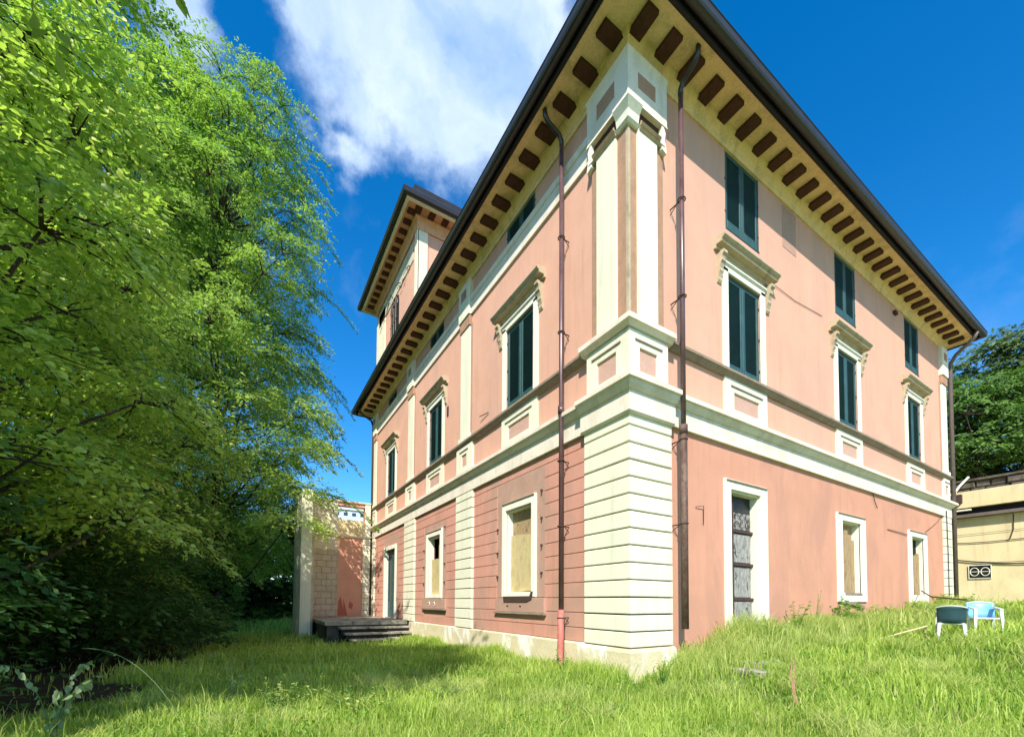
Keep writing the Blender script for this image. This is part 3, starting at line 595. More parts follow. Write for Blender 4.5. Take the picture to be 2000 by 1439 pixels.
# ------------------------------------------------------------------ TOWER (part of the villa)
TY, TH = 11.1, 16.35
TX1, TY1 = 6.2, 17.35
TF = lambda h, o, z: (h, TY-o, z); TL = lambda h, o, z: (.02-o, h, z)
b = MB(); b.wall(TL, TY, TY1, 10.9, 16.8, [(13.6, 14.7, 13.1, 15.25)], 0, .3); b.wall(TF, .02, TX1, 10.9, 16.8, [], 0, .3)
b.add([(TX1, TY, 11), (TX1, TY1, 11), (TX1, TY1, 16.8), (TX1, TY, 16.8)], [(0, 1, 2, 3)]); b.add([(.02, TY1, 11), (TX1, TY1, 11), (TX1, TY1, 16.8), (.02, TY1, 16.8)], [(0, 1, 2, 3)])
tw = b.build('tower', M['pink'], V, 'square belvedere tower rising over the far end')
MB().box(TF, .0, .42, -.02, .04, 11, 16.3, .01).build('corner_strip', M['creamL'], tw)
MB().box(TL, TY-.04, TY+.3, -.02, .04, 11, 16.3, .01).build('corner_strip', M['creamL'], tw)
MB().box(TL, TY1-1.6, TY1+.02, -.02, .03, 11, 16.0, .01).build('corner_strip', M['creamL'], tw)
MB().box(TL, 11.6, 16.9, 0, .03, 15.4, 16.2).build('plaster_band', M['block'], tw, 'crumbling grey plaster band under the tower eaves')
b = MB(); b.ring([(-.02, 16.30), (.06, 16.30), (.08, 16.62), (.16, 16.72), (.18, 16.84), (-.02, 16.84)], .02, TX1, TY, TY1); b.build('frieze', M['soffitT'], tw)
b = MB(); b.ring([(0, 16.82), (.56, 16.82), (.56, 16.78), (.66, 16.78), (.66, 16.88), (0, 16.90)], .02, TX1, TY, TY1); b.build('soffit', M['soffitT'], tw)
b = MB(); b.ring([(.57, 16.76), (.68, 16.76), (.68, 16.90), (.57, 16.90)], .02, TX1, TY, TY1); b.build('eave_moulding', M['cream'], tw)
b = MB(); b.ring([(.66, 16.92), (.69, 16.84), (.76, 16.80), (.84, 16.84), (.87, 17.0), (.84, 17.05), (.66, 17.05)], .02, TX1, TY, TY1); b.build('gutter', M['gutter'], tw)
b = MB(); e = .84; vs = [(-e, TY-e, 17.0), (TX1+e, TY-e, 17.0), (TX1+e, TY1+e, 17.0), (-e, TY1+e, 17.0), (3.1, 14.2, 18.1)]
b.add(vs, [(0, 1, 4), (1, 2, 4), (2, 3, 4), (3, 0, 4)]); b.build('roof', M['tile'], tw)
rm = MB(); rm.prof(lambda h, o, z: (h, -o, z), [(.12, 16.76), (.47, 16.76), (.47, 16.83), (.12, 16.83)], -.12, .12)
tme = rm.mesh('rafter_end'); tme.materials.append(M['rafter'])
for k in range(12): inst(tme, 'rafter_end', tw, (-.1+k*.56, TY, 0))
for k in range(13): inst(tme, 'rafter_end', tw, (.02, TY-.12+k*.54, 0), (0, 0, -math.pi/2))
b = MB(); b.prism([(.35, 12.2), (5.6, 12.2), (5.6, 16), (.35, 16)], 17.2, 18.50); b.build('lantern', M['cream'], tw)
b = MB(); b.prism([(.2, 12.05), (5.8, 12.05), (5.8, 16.2), (.2, 16.2)], 18.50, 18.72); b.build('lantern_cornice', M['frame'], tw)
b = MB(); b.prism([(.12, 11.95), (5.9, 11.95), (5.9, 16.3), (.12, 16.3)], 18.72, 18.98); b.build('lantern_roof', M['gutter'], tw)
tw_ = MB(); pts = [(13.55, 13.1), (13.55, 14.9)]+[(14.15-.6*math.cos(a), 14.9+.5*math.sin(a)) for a in [math.pi*k/8 for k in range(1, 8)]]+[(14.75, 14.9), (14.75, 13.1)]
tw_.outline(TL, pts, -.2, .035); tw_.build('arched_window', M['dark'], tw)
b = MB()
for q in (13.85, 14.15, 14.45): b.tube([TL(q, .06, 13.1), TL(q, .06, 15.2)], .018, 6)
b.tube([TL(14.15-.55*math.cos(a), .06, 14.8+.5*math.sin(a)) for a in [math.pi*k/10 for k in range(11)]], .02, 6)
for z in (13.5, 14.2): b.tube([TL(13.6, .06, z), TL(14.7, .06, z)], .018, 6)
b.build('window_bars', M['pipegrey'], tw)
# dry creeper on the tower plaster
b = MB()
for k in range(7):
    y0 = 12+k*.62; pts = [TL(y0, .05, 15.3+random.uniform(-.2, .7))]
    for j in range(5): pts.append(TL(pts[-1][1]+random.uniform(.05, .3), .06+random.uniform(0, .05), pts[-1][2]+random.uniform(-.28, .2)))
    b.tube(pts, .022, 5, .008)
b.build('dry_creeper', M['bark'], tw)

# ------------------------------------------------------------------ SIDE WING on the left
WY = 17.45; WF = lambda h, o, z: (h, WY-o, z)
wing = thing('side_wing', 'low orange side wing with cream quoins and bare blocks, joined to the far garden corner', 'building', (0, 0, 0))
MB().wall(WF, -3.6, 0, -.2, 6.45, [(-1.72, -.42, 5.56, 6.25)], 0, .35).build('wall', M['orange'], wing)
MB().box(WF, -3.6, -1.72, .0, .03, 3.9, 6.43).build('plaster_facing', M['creamL'], wing)
MB().box(WF, -.42, -.1, .0, .05, 4.72, 6.43).build('plaster_facing', M['creamL'], wing)
MB().box(WF, -1.72, -.42, 0, .012, 4.85, 5.55).build('plaster_facing', M['yellow'], wing)
b = MB(); b.prof(WF, [(-.4, 6.43), (.08, 6.43), (.10, 6.50), (-.4, 6.53)], -3.7, 0); b.build('coping', M['frame'], wing)
b = MB(); b.prof(WF, [(0, 4.68), (.06, 4.68), (.10, 4.74), (.10, 4.80), (0, 4.82)], -3.6, 0); b.build('string_course', M['cream'], wing)
for k in range(13):
    z0 = .76+k*.30; MB().box(WF, -.52, -.04, 0, .05, z0, z0+.28, .01).build('quoin_block', M['creamL'], wing)
bz = .76
row = 0
while bz < 3.85:
    hx = -3.1+(.225 if row % 2 else 0)
    x0 = -3.1
    while x0 < -1.70:
        x1 = min(hx+.45 if hx > x0-.01 else hx+.45, -1.68)
        x1 = max(x1, x0+.1)
        MB().box(WF, x0+.006, min(x1, -1.68)-.006, 0, .035+random.uniform(-.006, .006), bz+.006, bz+.284, .006).build('concrete_block', M['block'], wing)
        x0 = x1; hx = x1
        if row % 2 and x0 < -2.8: hx = x0
    bz += .30; row += 1
for k in range(12):
    z0 = .9+k*.3
    if k % 1 == 0: MB().box(WF, -1.68, -.53, 0, .008, z0, z0+.288, .003).build('wall_course', M['orange'], wing)
# far left end pier of the wing
MB().box(lambda h, o, z: (h, o, z), -3.62, -3.22, 14.3, 17.45, -.2, 6.1, 0).build('pier', M['creamL'], wing)
MB().box(lambda h, o, z: (h, o, z), -3.22, -3.10, 14.6, 17.45, -.2, 5.9, 0).build('pier', M['block'], wing)
# dark red splashes
b = MB(); b.outline(WF, [(-1.66, .80), (-1.2, .80), (-1.28, 1.2), (-1.4, 1.65), (-1.38, 1.1), (-1.52, 1.75), (-1.62, 1.5)], .008, .012)
b.outline(WF, [(-1.15, 1.2), (-1.0, 1.1), (-.92, 1.35), (-1.1, 1.5)], .008, .012); b.build('stain', M['redmark'], wing)
# pale block of flats seen through the parapet opening
fb = thing('far_apartment_block', 'pale blue block of flats far off, seen through the gap in the wing parapet', 'building', (14, 62.55+17.45, 0))
s_ = 80/22.5
F0 = lambda h, o, z: (h, -o, z)
MB().box(F0, -11, 9.5, -8, 0, 0, 18.7).build('wall', M['bluewall'], fb)
MB().box(F0, -11.3, 9.8, -8.2, .25, 18.7, 19.0).build('roof_edge', M['frame'], fb)
for k in range(11):
    for z in (10.6, 13.3, 16.1, 17.6):
        MB().box(F0, -10.4+k*1.5, -9.7+k*1.5, -.2, .03, z, z+.6).build('window', M['shadowwin'], fb)

# ------------------------------------------------------------------ STEPS
st = thing('stone_steps', 'weathered dark stone steps and landing below the side door', 'steps', (0, 0, 0))
I = lambda h, o, z: (h, o, z)
MB().box(I, -2.95, -.02, 11.75, 17.4, -.2, .62).build('landing_base', M['rubble'], st)
xs = [-3.05, -2.1, -1.1, -.02]
for j in range(3):
    for y0, y1 in ((11.62, 13.2), (13.2, 15.0), (15.0, 17.38)):
        MB().box(lambda h, o, z: (h, z, o), xs[j]+.008, xs[j+1]-.008, .62, .76+random.uniform(-.01, .012), y0+.008, y1-.008, .015).build('slab', M['stone'], st)
for k in range(3):
    z = .56-.19*k; y0 = 11.62-.36*(k+1); xo = -2.55+.12*k
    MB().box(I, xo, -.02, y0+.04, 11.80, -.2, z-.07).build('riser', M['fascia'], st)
    cut = [xo-.05, xo+.9+.2*random.random(), -.9, -.02]
    for a, b_ in zip(cut, cut[1:]):
        MB().box(lambda h, o, zz: (h, zz, o), a+.006, b_-.006, z-.07, z+random.uniform(-.012, .012), y0, y0+.42, .015).build('tread', M['stone'], st)

# ------------------------------------------------------------------ RIGHT ANNEX
AX = 19.5; AF = lambda h, o, z: (AX-o, h, z)
an = thing('yellow_outbuilding', 'low pale yellow outbuilding with dark beam behind the far end of the villa', 'building', (0, 0, 0))
MB().wall(AF, -14, 6, .5, 5.05, [], 0, .3).build('wall', M['yellow'], an)
MB().box(AF, -14, 6, -.3, .30, 5.40, 6.06, .01).build('parapet', M['yellow'], an, 'plain pale yellow parapet')
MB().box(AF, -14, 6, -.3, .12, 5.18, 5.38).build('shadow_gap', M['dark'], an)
MB().box(AF, -14, 6, -.02, .28, 5.02, 5.15, .01).build('beam', M['pipegrey'], an)
MB().box(lambda h, o, z: (h, o, z), AX+.3, AX+8, -14, 6, .5, 5.9).build('core', M['yellow'], an)
b = MB(); 
for off, nm in ((0, 0),):
    pts = [AF(2.0-k*.5, .04+.0, 4.05-.012*(k*.5)+.03*math.sin(k)) for k in range(12)]; b.tube(pts, .014, 5)
b.build('cable', M['cable'], an)
def sag(y0, z0, y1, z1, s, r, n=16):
    MB().tube([AF(y0+(y1-y0)*t, .05, z0+(z1-z0)*t-s*4*t*(1-t)) for t in [i/n for i in range(n+1)]], r, 6).build('cable', M['cable'], an)
sag(.6, 3.38, -4.2, 3.55, .38, .022); sag(.6, 3.40, -3.6, 3.75, .40, .012); sag(.5, 4.35, -2.8, 4.45, .02, .007)
MB().tube([AF(-1.15, .03, 5.0), AF(-1.14, .03, 4.4), AF(-1.05, .05, 4.05), AF(-.95, .03, 3.98)], .012, 5).build('cable', M['cable'], an)
gr = MB().box(AF, -.53, .10, .0, .02, 2.56, 3.08).build('vent_grille', M['dark'], an, 'dark rectangular vent with a looped pale metal grille')
b = MB(); zc = 2.82; yc = -.215
b.tube([AF(yc+.15+.12*math.cos(a), .04, zc+.16*math.sin(a)) for a in [math.pi*k/8 for k in range(17)]], .014, 5)
b.tube([AF(yc-.15+.12*math.cos(a), .04, zc+.16*math.sin(a)) for a in [math.pi*k/8 for k in range(17)]], .014, 5)
b.tube([AF(yc+.28, .04, zc), AF(yc-.28, .04, zc)], .012, 5)
b.tube([AF(yc-.31, .04, zc+.26), AF(yc+.31, .04, zc+.26), AF(yc+.31, .04, zc-.26), AF(yc-.31, .04, zc-.26), AF(yc-.31, .04, zc+.26)], .016, 5)
b.build('grille', M['frame'], gr)
MB().tube([AF(.55, .35, 5.30), AF(-.1, .35, 5.30)], .035, 8).build('pipe_stub', M['frame'], an)
MB().box(AF, .15, .75, .0, .5, 5.62, 5.95).build('broken_corner', M['iron'], an)
# garden terrace wall behind the outbuilding roof
tr = thing('terrace_wall', 'low dark rubble terrace wall overgrown with ivy above the outbuilding roof', 'wall', (24, 0, 0))
TW = lambda h, o, z: (-o, h, z)
MB().box(TW, -16, 10, -.5, -.06, 4.6, 7.45).build('core', M['fascia'], tr)
for r_ in range(5):
    y = -12.0+random.random()*.3
    while y < 5.5:
        w_ = random.uniform(.45, .95); z0 = 5.85+r_*.31
        MB().box(TW, y, y+w_-.04, -.2, random.uniform(-.06, .06), z0, z0+.28, .03).build('stone', M['rubble'], tr); y += w_
MB().box(TW, -16, 10, -.5, .12, 7.40, 7.50, .02).build('coping', M['rubble'], tr)
MB().tube([(-.3, 1.9, 6.0), (-.35, 1.6, 6.5), (-.3, 1.2, 7.2), (-.2, .9, 7.6)], .05, 8).build('vent_pipe', M['frame'], tr)

# ------------------------------------------------------------------ LEAVES
def set_mesh(name, verts, quads, tint, m_, parent=None, kind=None, label=None):
    me = bpy.data.meshes.new(name); nv = len(verts); nq = len(quads)
    me.vertices.add(nv); me.vertices.foreach_set('co', verts.astype(np.float32).ravel())
    me.loops.add(nq*quads.shape[1]); me.loops.foreach_set('vertex_index', quads.astype(np.int32).ravel())
    me.polygons.add(nq); me.polygons.foreach_set('loop_start', np.arange(0, nq*quads.shape[1], quads.shape[1], dtype=np.int32))
    me.polygons.foreach_set('loop_total', np.full(nq, quads.shape[1], dtype=np.int32))
    at = me.attributes.new('tint', 'FLOAT', 'POINT'); at.data.foreach_set('value', tint.astype(np.float32))
    me.update(calc_edges=True); me.materials.append(m_)
    o = bpy.data.objects.new(name, me); COL.objects.link(o)
    if parent is not None: o.parent = parent
    if kind: o['kind'] = kind
    if label: o['label'] = label
    return o
LEAF = np.array([(0, 0, 0), (-.30, .28, .05), (-.27, .66, .03), (0, 1, -.10), (.27, .66, .03), (.30, .28, .05)])
LEAFQ = np.array([(0, 1, 2, 3), (0, 3, 4, 5)])
def leaves(P, D, Nn, size, tint, simple=False):
    """P base points, D unit direction, Nn approximate normal"""
    n = len(P); D = D/np.linalg.norm(D, axis=1, keepdims=True)
    Sd = np.cross(D, Nn); Sd /= np.linalg.norm(Sd, axis=1, keepdims=True)+1e-9; Up = np.cross(Sd, D)
    V_ = P[:, None, :]+size[:, None, None]*(LEAF[None, :, 0:1]*Sd[:, None, :]+LEAF[None, :, 1:2]*D[:, None, :]+LEAF[None, :, 2:3]*Up[:, None, :])
    if simple:
        V_ = V_[:, (0, 2, 3, 4)]; V_[:, 1] = V_[:, 1]*.5+V_[:, 0]*.2+V_[:, 2]*.1+.2*V_[:, 1]; V_[:, 3] = V_[:, 3]*.7+V_[:, 0]*.2+V_[:, 2]*.1
        return V_.reshape(-1, 3), np.arange(4*n).reshape(-1, 4), np.repeat(tint, 4)
    Q = (LEAFQ[None]+6*np.arange(n)[:, None, None]).reshape(-1, 4)
    return V_.reshape(-1, 3), Q, np.repeat(tint, 6)
def sprays(C, R_, ns, nl, size, r, droop=.35, spread=.8, shell=.55, tbase=.5, simple=True):
    """C (k,3) clump centres, R_ radii; ns sprays a clump, nl leaves a spray"""
    k = len(C); n = k*ns
    u = r.normal(size=(n, 3)); u /= np.linalg.norm(u, axis=1, keepdims=True); u[:, 2] = np.abs(u[:, 2])*.95-.35*r.random(n)
    rr = (shell+(1-shell)*r.random(n)**.6)
    Cc = np.repeat(C, ns, 0); Rr = np.repeat(R_, ns)
    tip = Cc+u*(rr*Rr)[:, None]*np.array([1, 1, .62])
    dirs = u*np.array([1, 1, .35])+r.normal(size=(n, 3))*.25; dirs[:, 2] -= droop*r.random(n); dirs /= np.linalg.norm(dirs, axis=1, keepdims=True)
    ln = spread*(.6+.8*r.random(n))
    t = r.random((n, nl)); side = r.choice([-1, 1], (n, nl))
    base = tip[:, None]+dirs[:, None]*(t*ln[:, None])[..., None]; base[..., 2] -= droop*.5*(t*ln[:, None])**2
    lat = np.cross(dirs, [0, 0, 1.0]); lat /= np.linalg.norm(lat, axis=1, keepdims=True)+1e-9
    D = dirs[:, None]*.7+lat[:, None]*side[..., None]*(.9)+r.normal(size=(n, nl, 3))*.28; D[..., 2] -= .25
    base = base+lat[:, None]*(side*r.random((n, nl))*.10)[..., None]+r.normal(size=(n, nl, 3))*.035
    Nn = np.zeros((n, nl, 3)); Nn += np.array([TOSUN.x, TOSUN.y, TOSUN.z+.45]); Nn += r.normal(size=Nn.shape)*.42
    ct = np.clip(tbase+r.normal(size=k)*.16, 0, 1); st_ = np.repeat(ct, ns)+r.normal(size=n)*.14
    tint = np.clip(np.repeat(st_, nl)+r.normal(size=n*nl)*.14, 0, 1)
    sz = size*(.6+.7*r.random(n*nl))
    return leaves(base.reshape(-1, 3), D.reshape(-1, 3), Nn.reshape(-1, 3), sz, tint, simple), tip, dirs, ln
def crown_pts(z0, z1, R_, prof, k, r, squash=1.0):
    out = []
    for i in range(k):
        t = (i+.5)/k; z = z0+(z1-z0)*t; rad_ = R_*np.interp(t, *prof)
        m_ = 1
        a = i*2.399+r.random()*.7; q = rad_*(.35+.62*r.random()**.5)
        out.append((q*math.cos(a), q*math.sin(a), z+r.normal()*.25))
    return np.array(out)
def tree(loc, h, z0, R_, label, m_, seed, k=34, ns=70, nl=16, size=.13, clump=1.25, trunk_r=.22, prof=((0, .25, .6, 1), (.75, 1, .85, .25)), name='broadleaf_tree', group=None, lean=(0, 0), bias=None, droop=.35, tb=.5, spread=.8, simple=True, nb=0, bl=2.2, gap=0.0):
    r = np.random.default_rng(seed); gz = g1(loc[0], loc[1])
    T = thing(name, label, 'tree', (loc[0], loc[1], gz), 0, group)
    C = crown_pts(z0, h, R_, prof, k, r); C[:, 0] += lean[0]*(C[:, 2]/h); C[:, 1] += lean[1]*(C[:, 2]/h)
    if bias is not None: C = np.concatenate([C, np.array(bias, float)-np.array([loc[0], loc[1], gz])])
    Rr = clump*(.75+.5*r.random(len(C)))
    (v_, q_, t_), tip, dirs, ln = sprays(C, Rr, ns, nl, size, r, droop, spread, tbase=tb, simple=simple)
    BO = []
    if nb:      # long drooping boughs feathering the outline
        PP = []; DD = []; TT = []
        for i in range(nb):
            c = C[r.integers(len(C))]; a = math.atan2(c[1], c[0])+r.normal()*.5; L_ = bl*(.6+.7*r.random()); ux, uy = math.cos(a), math.sin(a); p0 = c*np.array([1.0, 1.0, 1.0])
            up0 = .25+.4*r.random(); pts = [p0+np.array([ux*L_*t, uy*L_*t, L_*(up0*t-(.45+up0)*t*t)]) for t in np.linspace(0, 1, 7)]; BO.append(pts); tt = tb+r.normal()*.2
            n_ = int(150*L_/2.2); t = r.random(n_)**.8; k = np.minimum((t*6).astype(int), 5); f_ = (t*6-k)[:, None]; P_ = np.array(pts)[k]*(1-f_)+np.array(pts)[k+1]*f_
            sd = r.choice([-1, 1], n_); w_ = r.random(n_)*.38*(1.15-t); lat = np.array([-uy, ux, 0]); P_ = P_+lat*(sd*w_)[:, None]+np.array([ux, uy, 0])*(w_*.6)[:, None]+r.normal(size=(n_, 3))*.04; P_[:, 2] -= w_*.45
            D_ = lat*sd[:, None]*.7+np.array([ux, uy, -.45])+r.normal(size=(n_, 3))*.3; PP.append(P_); DD.append(D_); TT.append(np.clip(tt+r.normal(size=n_)*.15, 0, 1))
        PP = np.concatenate(PP); DD = np.concatenate(DD); TT = np.concatenate(TT); n_ = len(PP); Nn = r.normal(size=(n_, 3))*.4+np.array([TOSUN.x, TOSUN.y, TOSUN.z+.45])
        v2, q2, t2 = leaves(PP, DD, Nn, size*(.6+.7*r.random(n_)), TT, simple); q_ = np.concatenate([q_, q2+len(v_)]); v_ = np.concatenate([v_, v2]); t_ = np.concatenate([t_, t2])
    set_mesh('crown', v_, q_, t_, m_, T, 'stuff')
    b = MB(); tp = [(0, 0, -.3)]
    for j in range(1, 7): tp.append((lean[0]*j/6*.6+r.normal()*.10, lean[1]*j/6*.6+r.normal()*.10, h*.75*j/6))
    b.tube(tp, trunk_r, 9, trunk_r*.35); b.build('trunk', M['bark'], T, smooth=True)
    lb = MB()
    for c in C:
        zz = max(.8, c[2]-(.8+.3*np.hypot(c[0], c[1]))); j = min(zz/(h*.75)*6, 5.99); i = int(j); f_ = j-i
        s = Vector(tp[i]).lerp(Vector(tp[i+1]), f_); e_ = Vector(c); mid = s.lerp(e_, .5)+Vector((0, 0, -.12*(e_-s).length+.1))
        lb.tube([s, mid, e_], [trunk_r*.32, trunk_r*.2, trunk_r*.07], 5)
    sel = r.choice(len(tip), min(len(tip), 260), replace=False)
    for i in sel:
        c = C[i//ns]; lb.tube([c, (np.array(c)+tip[i])/2+np.array([0, 0, .05]), tip[i]+dirs[i]*ln[i]*.8], [.022, .014, .005], 4, cap=False)
    for pts in BO: lb.tube(pts[::2], [.03, .02, .013, .006], 4, cap=False)
    lb.build('limbs', M['bark'], T, smooth=True)
    return T
full = ((0, .25, .6, 1), (.75, 1, .8, .3))
tree((-9.8, 5.0), 11.8, 2.8, 2.9, 'tall lime green tree nearest the camera at the left edge', M['leafA'], 1, k=46, ns=76, nl=16, size=.11, clump=1.1, tb=.75, prof=((0, .25, .55, 1), (.85, 1, .8, .35)), simple=False, nb=70, bl=1.6, droop=.5)
tree((-10.2, 10.4), 11.2, 2.2, 3.3, 'broad green tree second from the left edge', M['leafB'], 2, k=46, ns=84, nl=17, size=.13, clump=1.25, prof=((0, .2, .5, .8, 1), (.8, 1, 1, .7, .4)), tb=.7, nb=90, bl=2.0, droop=.5)
tree((-6.9, 19.8), 26.0, 3.0, 4.5, 'very tall green tree closest to the side wing with branches hanging over its wall', M['leafB'], 3, k=100, ns=104, nl=17, size=.16, clump=1.45, prof=((0, .12, .3, .55, .8, 1), (.45, .75, 1.0, 1.0, .72, .42)), tb=.62, bias=[(-3.7, 15.2, 6.0), (-4.1, 14.6, 4.6), (-4.3, 15.2, 7.8)], nb=260, bl=2.8, droop=.6)
tree((-13.5, 12.5), 19, 1.0, 4.5, 'deep green tree standing behind the lime green one', M['leafC'], 4, k=50, ns=60, nl=16, size=.22, clump=1.7, tb=.7)
tree((-11.6, 21.8), 30, 1.0, 4.9, 'tall deep green tree far back in the left grove', M['leafB'], 5, k=78, prof=((0, .3, .6, 1), (.8, 1, 1, .65)), ns=64, nl=16, size=.26, clump=1.8, tb=.4)
tree((-8.8, 27.5), 27, .8, 5.2, 'tall tree at the end of the lawn beyond the sunlit patch', M['leafB'], 6, k=76, ns=70, nl=16, size=.28, clump=1.8, tb=.4)
tree((-2.0, 36), 9, .6, 4.4, 'dark tree hiding behind the side wing', M['leafC'], 8, k=22, ns=50, nl=14, size=.32, clump=1.8, tb=.3)
tree((-9.9, 2.3), 4.3, .6, 1.9, 'small dark hazel at the left edge, added to shade the soil below', M['leafC'], 14, k=26, ns=56, nl=15, size=.12, clump=.8, trunk_r=.07)  # extra tree added to block sun and sky over the left foreground
tree((-13.6, 1.2), 5.2, 2.0, 3.3, 'lower dense tree left of the camera shading the undergrowth', M['leafB'], 10, k=36, ns=56, nl=14, size=.22, clump=1.4)
tree((-9.9, -1.7), 10.6, 6.5, 2.2, 'high crowned tree behind and left of the camera', M['leafB'], 12, k=24, ns=50, nl=14, size=.22, clump=1.4)
# hedge at the end of the lawn
def hedge(x0, x1, y, d, h, label, seed, m_, size=.22, name='hedge', n=60, loc=None, zb=0):
    r = np.random.default_rng(seed); T = thing(name, label, 'hedge', ((x0+x1)/2, y, zb))
    L_ = x1-x0; C = np.stack([r.uniform(-L_/2, L_/2, n), r.uniform(-d/2, d/2, n), r.uniform(.3, h-.4, n)], -1)
    (v_, q_, t_), *_r = sprays(C, np.full(n, .9), 50, 14, size, r, .2, .4, tbase=.4)
    set_mesh('foliage', v_, q_, t_, m_, T, 'stuff')
    b = MB()
    for i in range(14): x = -L_/2+L_*(i+.5)/14; b.tube([(x, 0, -.2), (x+r.normal()*.2, r.normal()*.2, h*.7)], .05, 6, .02)
    b.build('stems', M['bark'], T)
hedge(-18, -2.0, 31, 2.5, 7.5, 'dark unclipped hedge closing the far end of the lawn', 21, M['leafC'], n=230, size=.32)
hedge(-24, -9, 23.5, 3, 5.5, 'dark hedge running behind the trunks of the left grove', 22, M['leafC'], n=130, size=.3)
# undergrowth shrubs under the left trees
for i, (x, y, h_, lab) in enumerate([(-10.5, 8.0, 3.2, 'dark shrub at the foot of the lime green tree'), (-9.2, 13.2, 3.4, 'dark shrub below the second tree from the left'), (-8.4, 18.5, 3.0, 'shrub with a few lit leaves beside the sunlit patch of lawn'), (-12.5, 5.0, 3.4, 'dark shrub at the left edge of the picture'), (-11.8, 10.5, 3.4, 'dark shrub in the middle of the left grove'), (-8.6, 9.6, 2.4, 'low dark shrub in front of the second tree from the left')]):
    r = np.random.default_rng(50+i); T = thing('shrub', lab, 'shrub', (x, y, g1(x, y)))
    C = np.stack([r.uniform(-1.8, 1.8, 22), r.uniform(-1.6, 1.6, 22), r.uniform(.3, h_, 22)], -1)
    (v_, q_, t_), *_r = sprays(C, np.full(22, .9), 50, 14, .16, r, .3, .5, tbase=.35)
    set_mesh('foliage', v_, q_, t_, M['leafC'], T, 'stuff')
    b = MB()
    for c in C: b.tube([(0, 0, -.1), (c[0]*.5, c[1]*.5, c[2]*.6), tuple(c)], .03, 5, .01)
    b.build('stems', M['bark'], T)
# trees on the right beyond the outbuilding
tree((31, 6.5), 15.6, 5, 4.0, 'olive green tree right against the far corner of the villa', M['leafD'], 31, k=34, ns=64, nl=15, size=.30, clump=1.8, trunk_r=.3, tb=.5)
tree((34, 0.5), 16.2, 5, 4.4, 'tall olive green tree over the outbuilding at the right edge', M['leafD'], 32, k=40, ns=64, nl=15, size=.32, clump=1.9, trunk_r=.3, tb=.6)
tree((28.5, 1.5), 11.8, 7, 3.4, 'lower deep green tree behind the terrace wall', M['leafC'], 33, k=26, ns=64, nl=15, size=.26, clump=1.5, trunk_r=.25, tb=.75)
tree((30, -5.5), 15.0, 5, 4.2, 'dark green tree beyond the outbuilding just outside the right edge', M['leafC'], 34, k=28, ns=50, nl=14, size=.32, clump=1.9, trunk_r=.3)

# ------------------------------------------------------------------ GRASS
def in_house(x, y): return ((x > -.1) & (y > -.1) & (x < 17) & (y < 18)) | ((x > -3.1) & (y > 10.6) & (y < 18)&(x < 0)) | ((x > -3.7) & (y > 14.2) & (y < 18)&(x<0)) | (x > 19.4)
def blades(n, rmin, rmax, hgt, wid, r, phi=(-1.12, 1.15), pw=1.0, dens=None):
    ph = YAW+r.uniform(phi[0], phi[1], n); R_ = np.exp(r.uniform(np.log(rmin), np.log(rmax), n)) if pw == 1 else rmin+(rmax-rmin)*r.random(n)**pw
    x = -5.44+R_*np.sin(ph); y = -5.11+R_*np.cos(ph); k = ~in_house(x, y) & ~(under_grove(x, y) & (r.random(len(x)) < .97)); x = x[k]; y = y[k]; R_ = R_[k]
    return x, y, R_
def patchn(x, y, s=1.0, o=0.0):
    return .5+.25*(np.sin(x*1.3*s+1.7*np.sin(y*.9*s+o)+o)+np.sin(y*1.9*s+1.3*np.sin(x*1.1*s+2*o)))
def grass_mesh(name, x, y, H, Wd, r, tint, m_, label=None, lean=.35, curl=.25):
    n = len(x); z = gh(x, y); a = r.uniform(0, 2*np.pi, n); wx, wy = np.cos(a), np.sin(a)
    la = r.uniform(0, 2*np.pi, n); lm = H*lean*(.2+r.random(n)); lx, ly = np.cos(la)*lm, np.sin(la)*lm
    def lev(t, w, cu): return np.stack([x+lx*t**1.7+wx*Wd*w, y+ly*t**1.7+wy*Wd*w, z-.02+H*(t-cu*curl*t*t)], -1)
    V_ = np.stack([lev(0, -.5, 0), lev(0, .5, 0), lev(.55, -.42, .3), lev(.55, .42, .3), lev(1, 0, 1)], 1).reshape(-1, 3)
    Q = (np.array([(0, 1, 3), (0, 3, 2), (2, 3, 4)])[None]+5*np.arange(n)[:, None, None]).reshape(-1, 3)
    return set_mesh(name, V_, Q, np.repeat(np.clip(tint, 0, 1), 5), m_, None, 'stuff', label)
r = np.random.default_rng(77)
x, y, R_ = blades(290000, 1.6, 42, 0, 0, r)
pn = patchn(x, y); pf = patchn(x, y, 3.1, 1.2)
H = (.07+.13*r.random(len(x))*(.4+pn)+.07*pf+.10*np.clip(patchn(x, y, .7, 3.3)-.5, 0, 1))*(1+.02*R_); H *= np.where(r.random(len(x)) < .06, 1.8, 1)
grass_mesh('lawn_grass', x, y, H, .0035+.0016*R_, r, .50+.30*(pf-.5)+.4*(pn-.5)+r.normal(size=len(x))*.24, M['grass'])
# taller seed grass tufts
x, y, R_ = blades(44000, 2.0, 22, 0, 0, r)
k = patchn(x, y, 1.7, 2.0) > .62; x, y, R_ = x[k], y[k], R_[k]
grass_mesh('tall_grass', x, y, (.18+.24*r.random(len(x))**1.5), .003+.0012*R_, r, .65+r.normal(size=len(x))*.2, M['grass'], lean=.6)
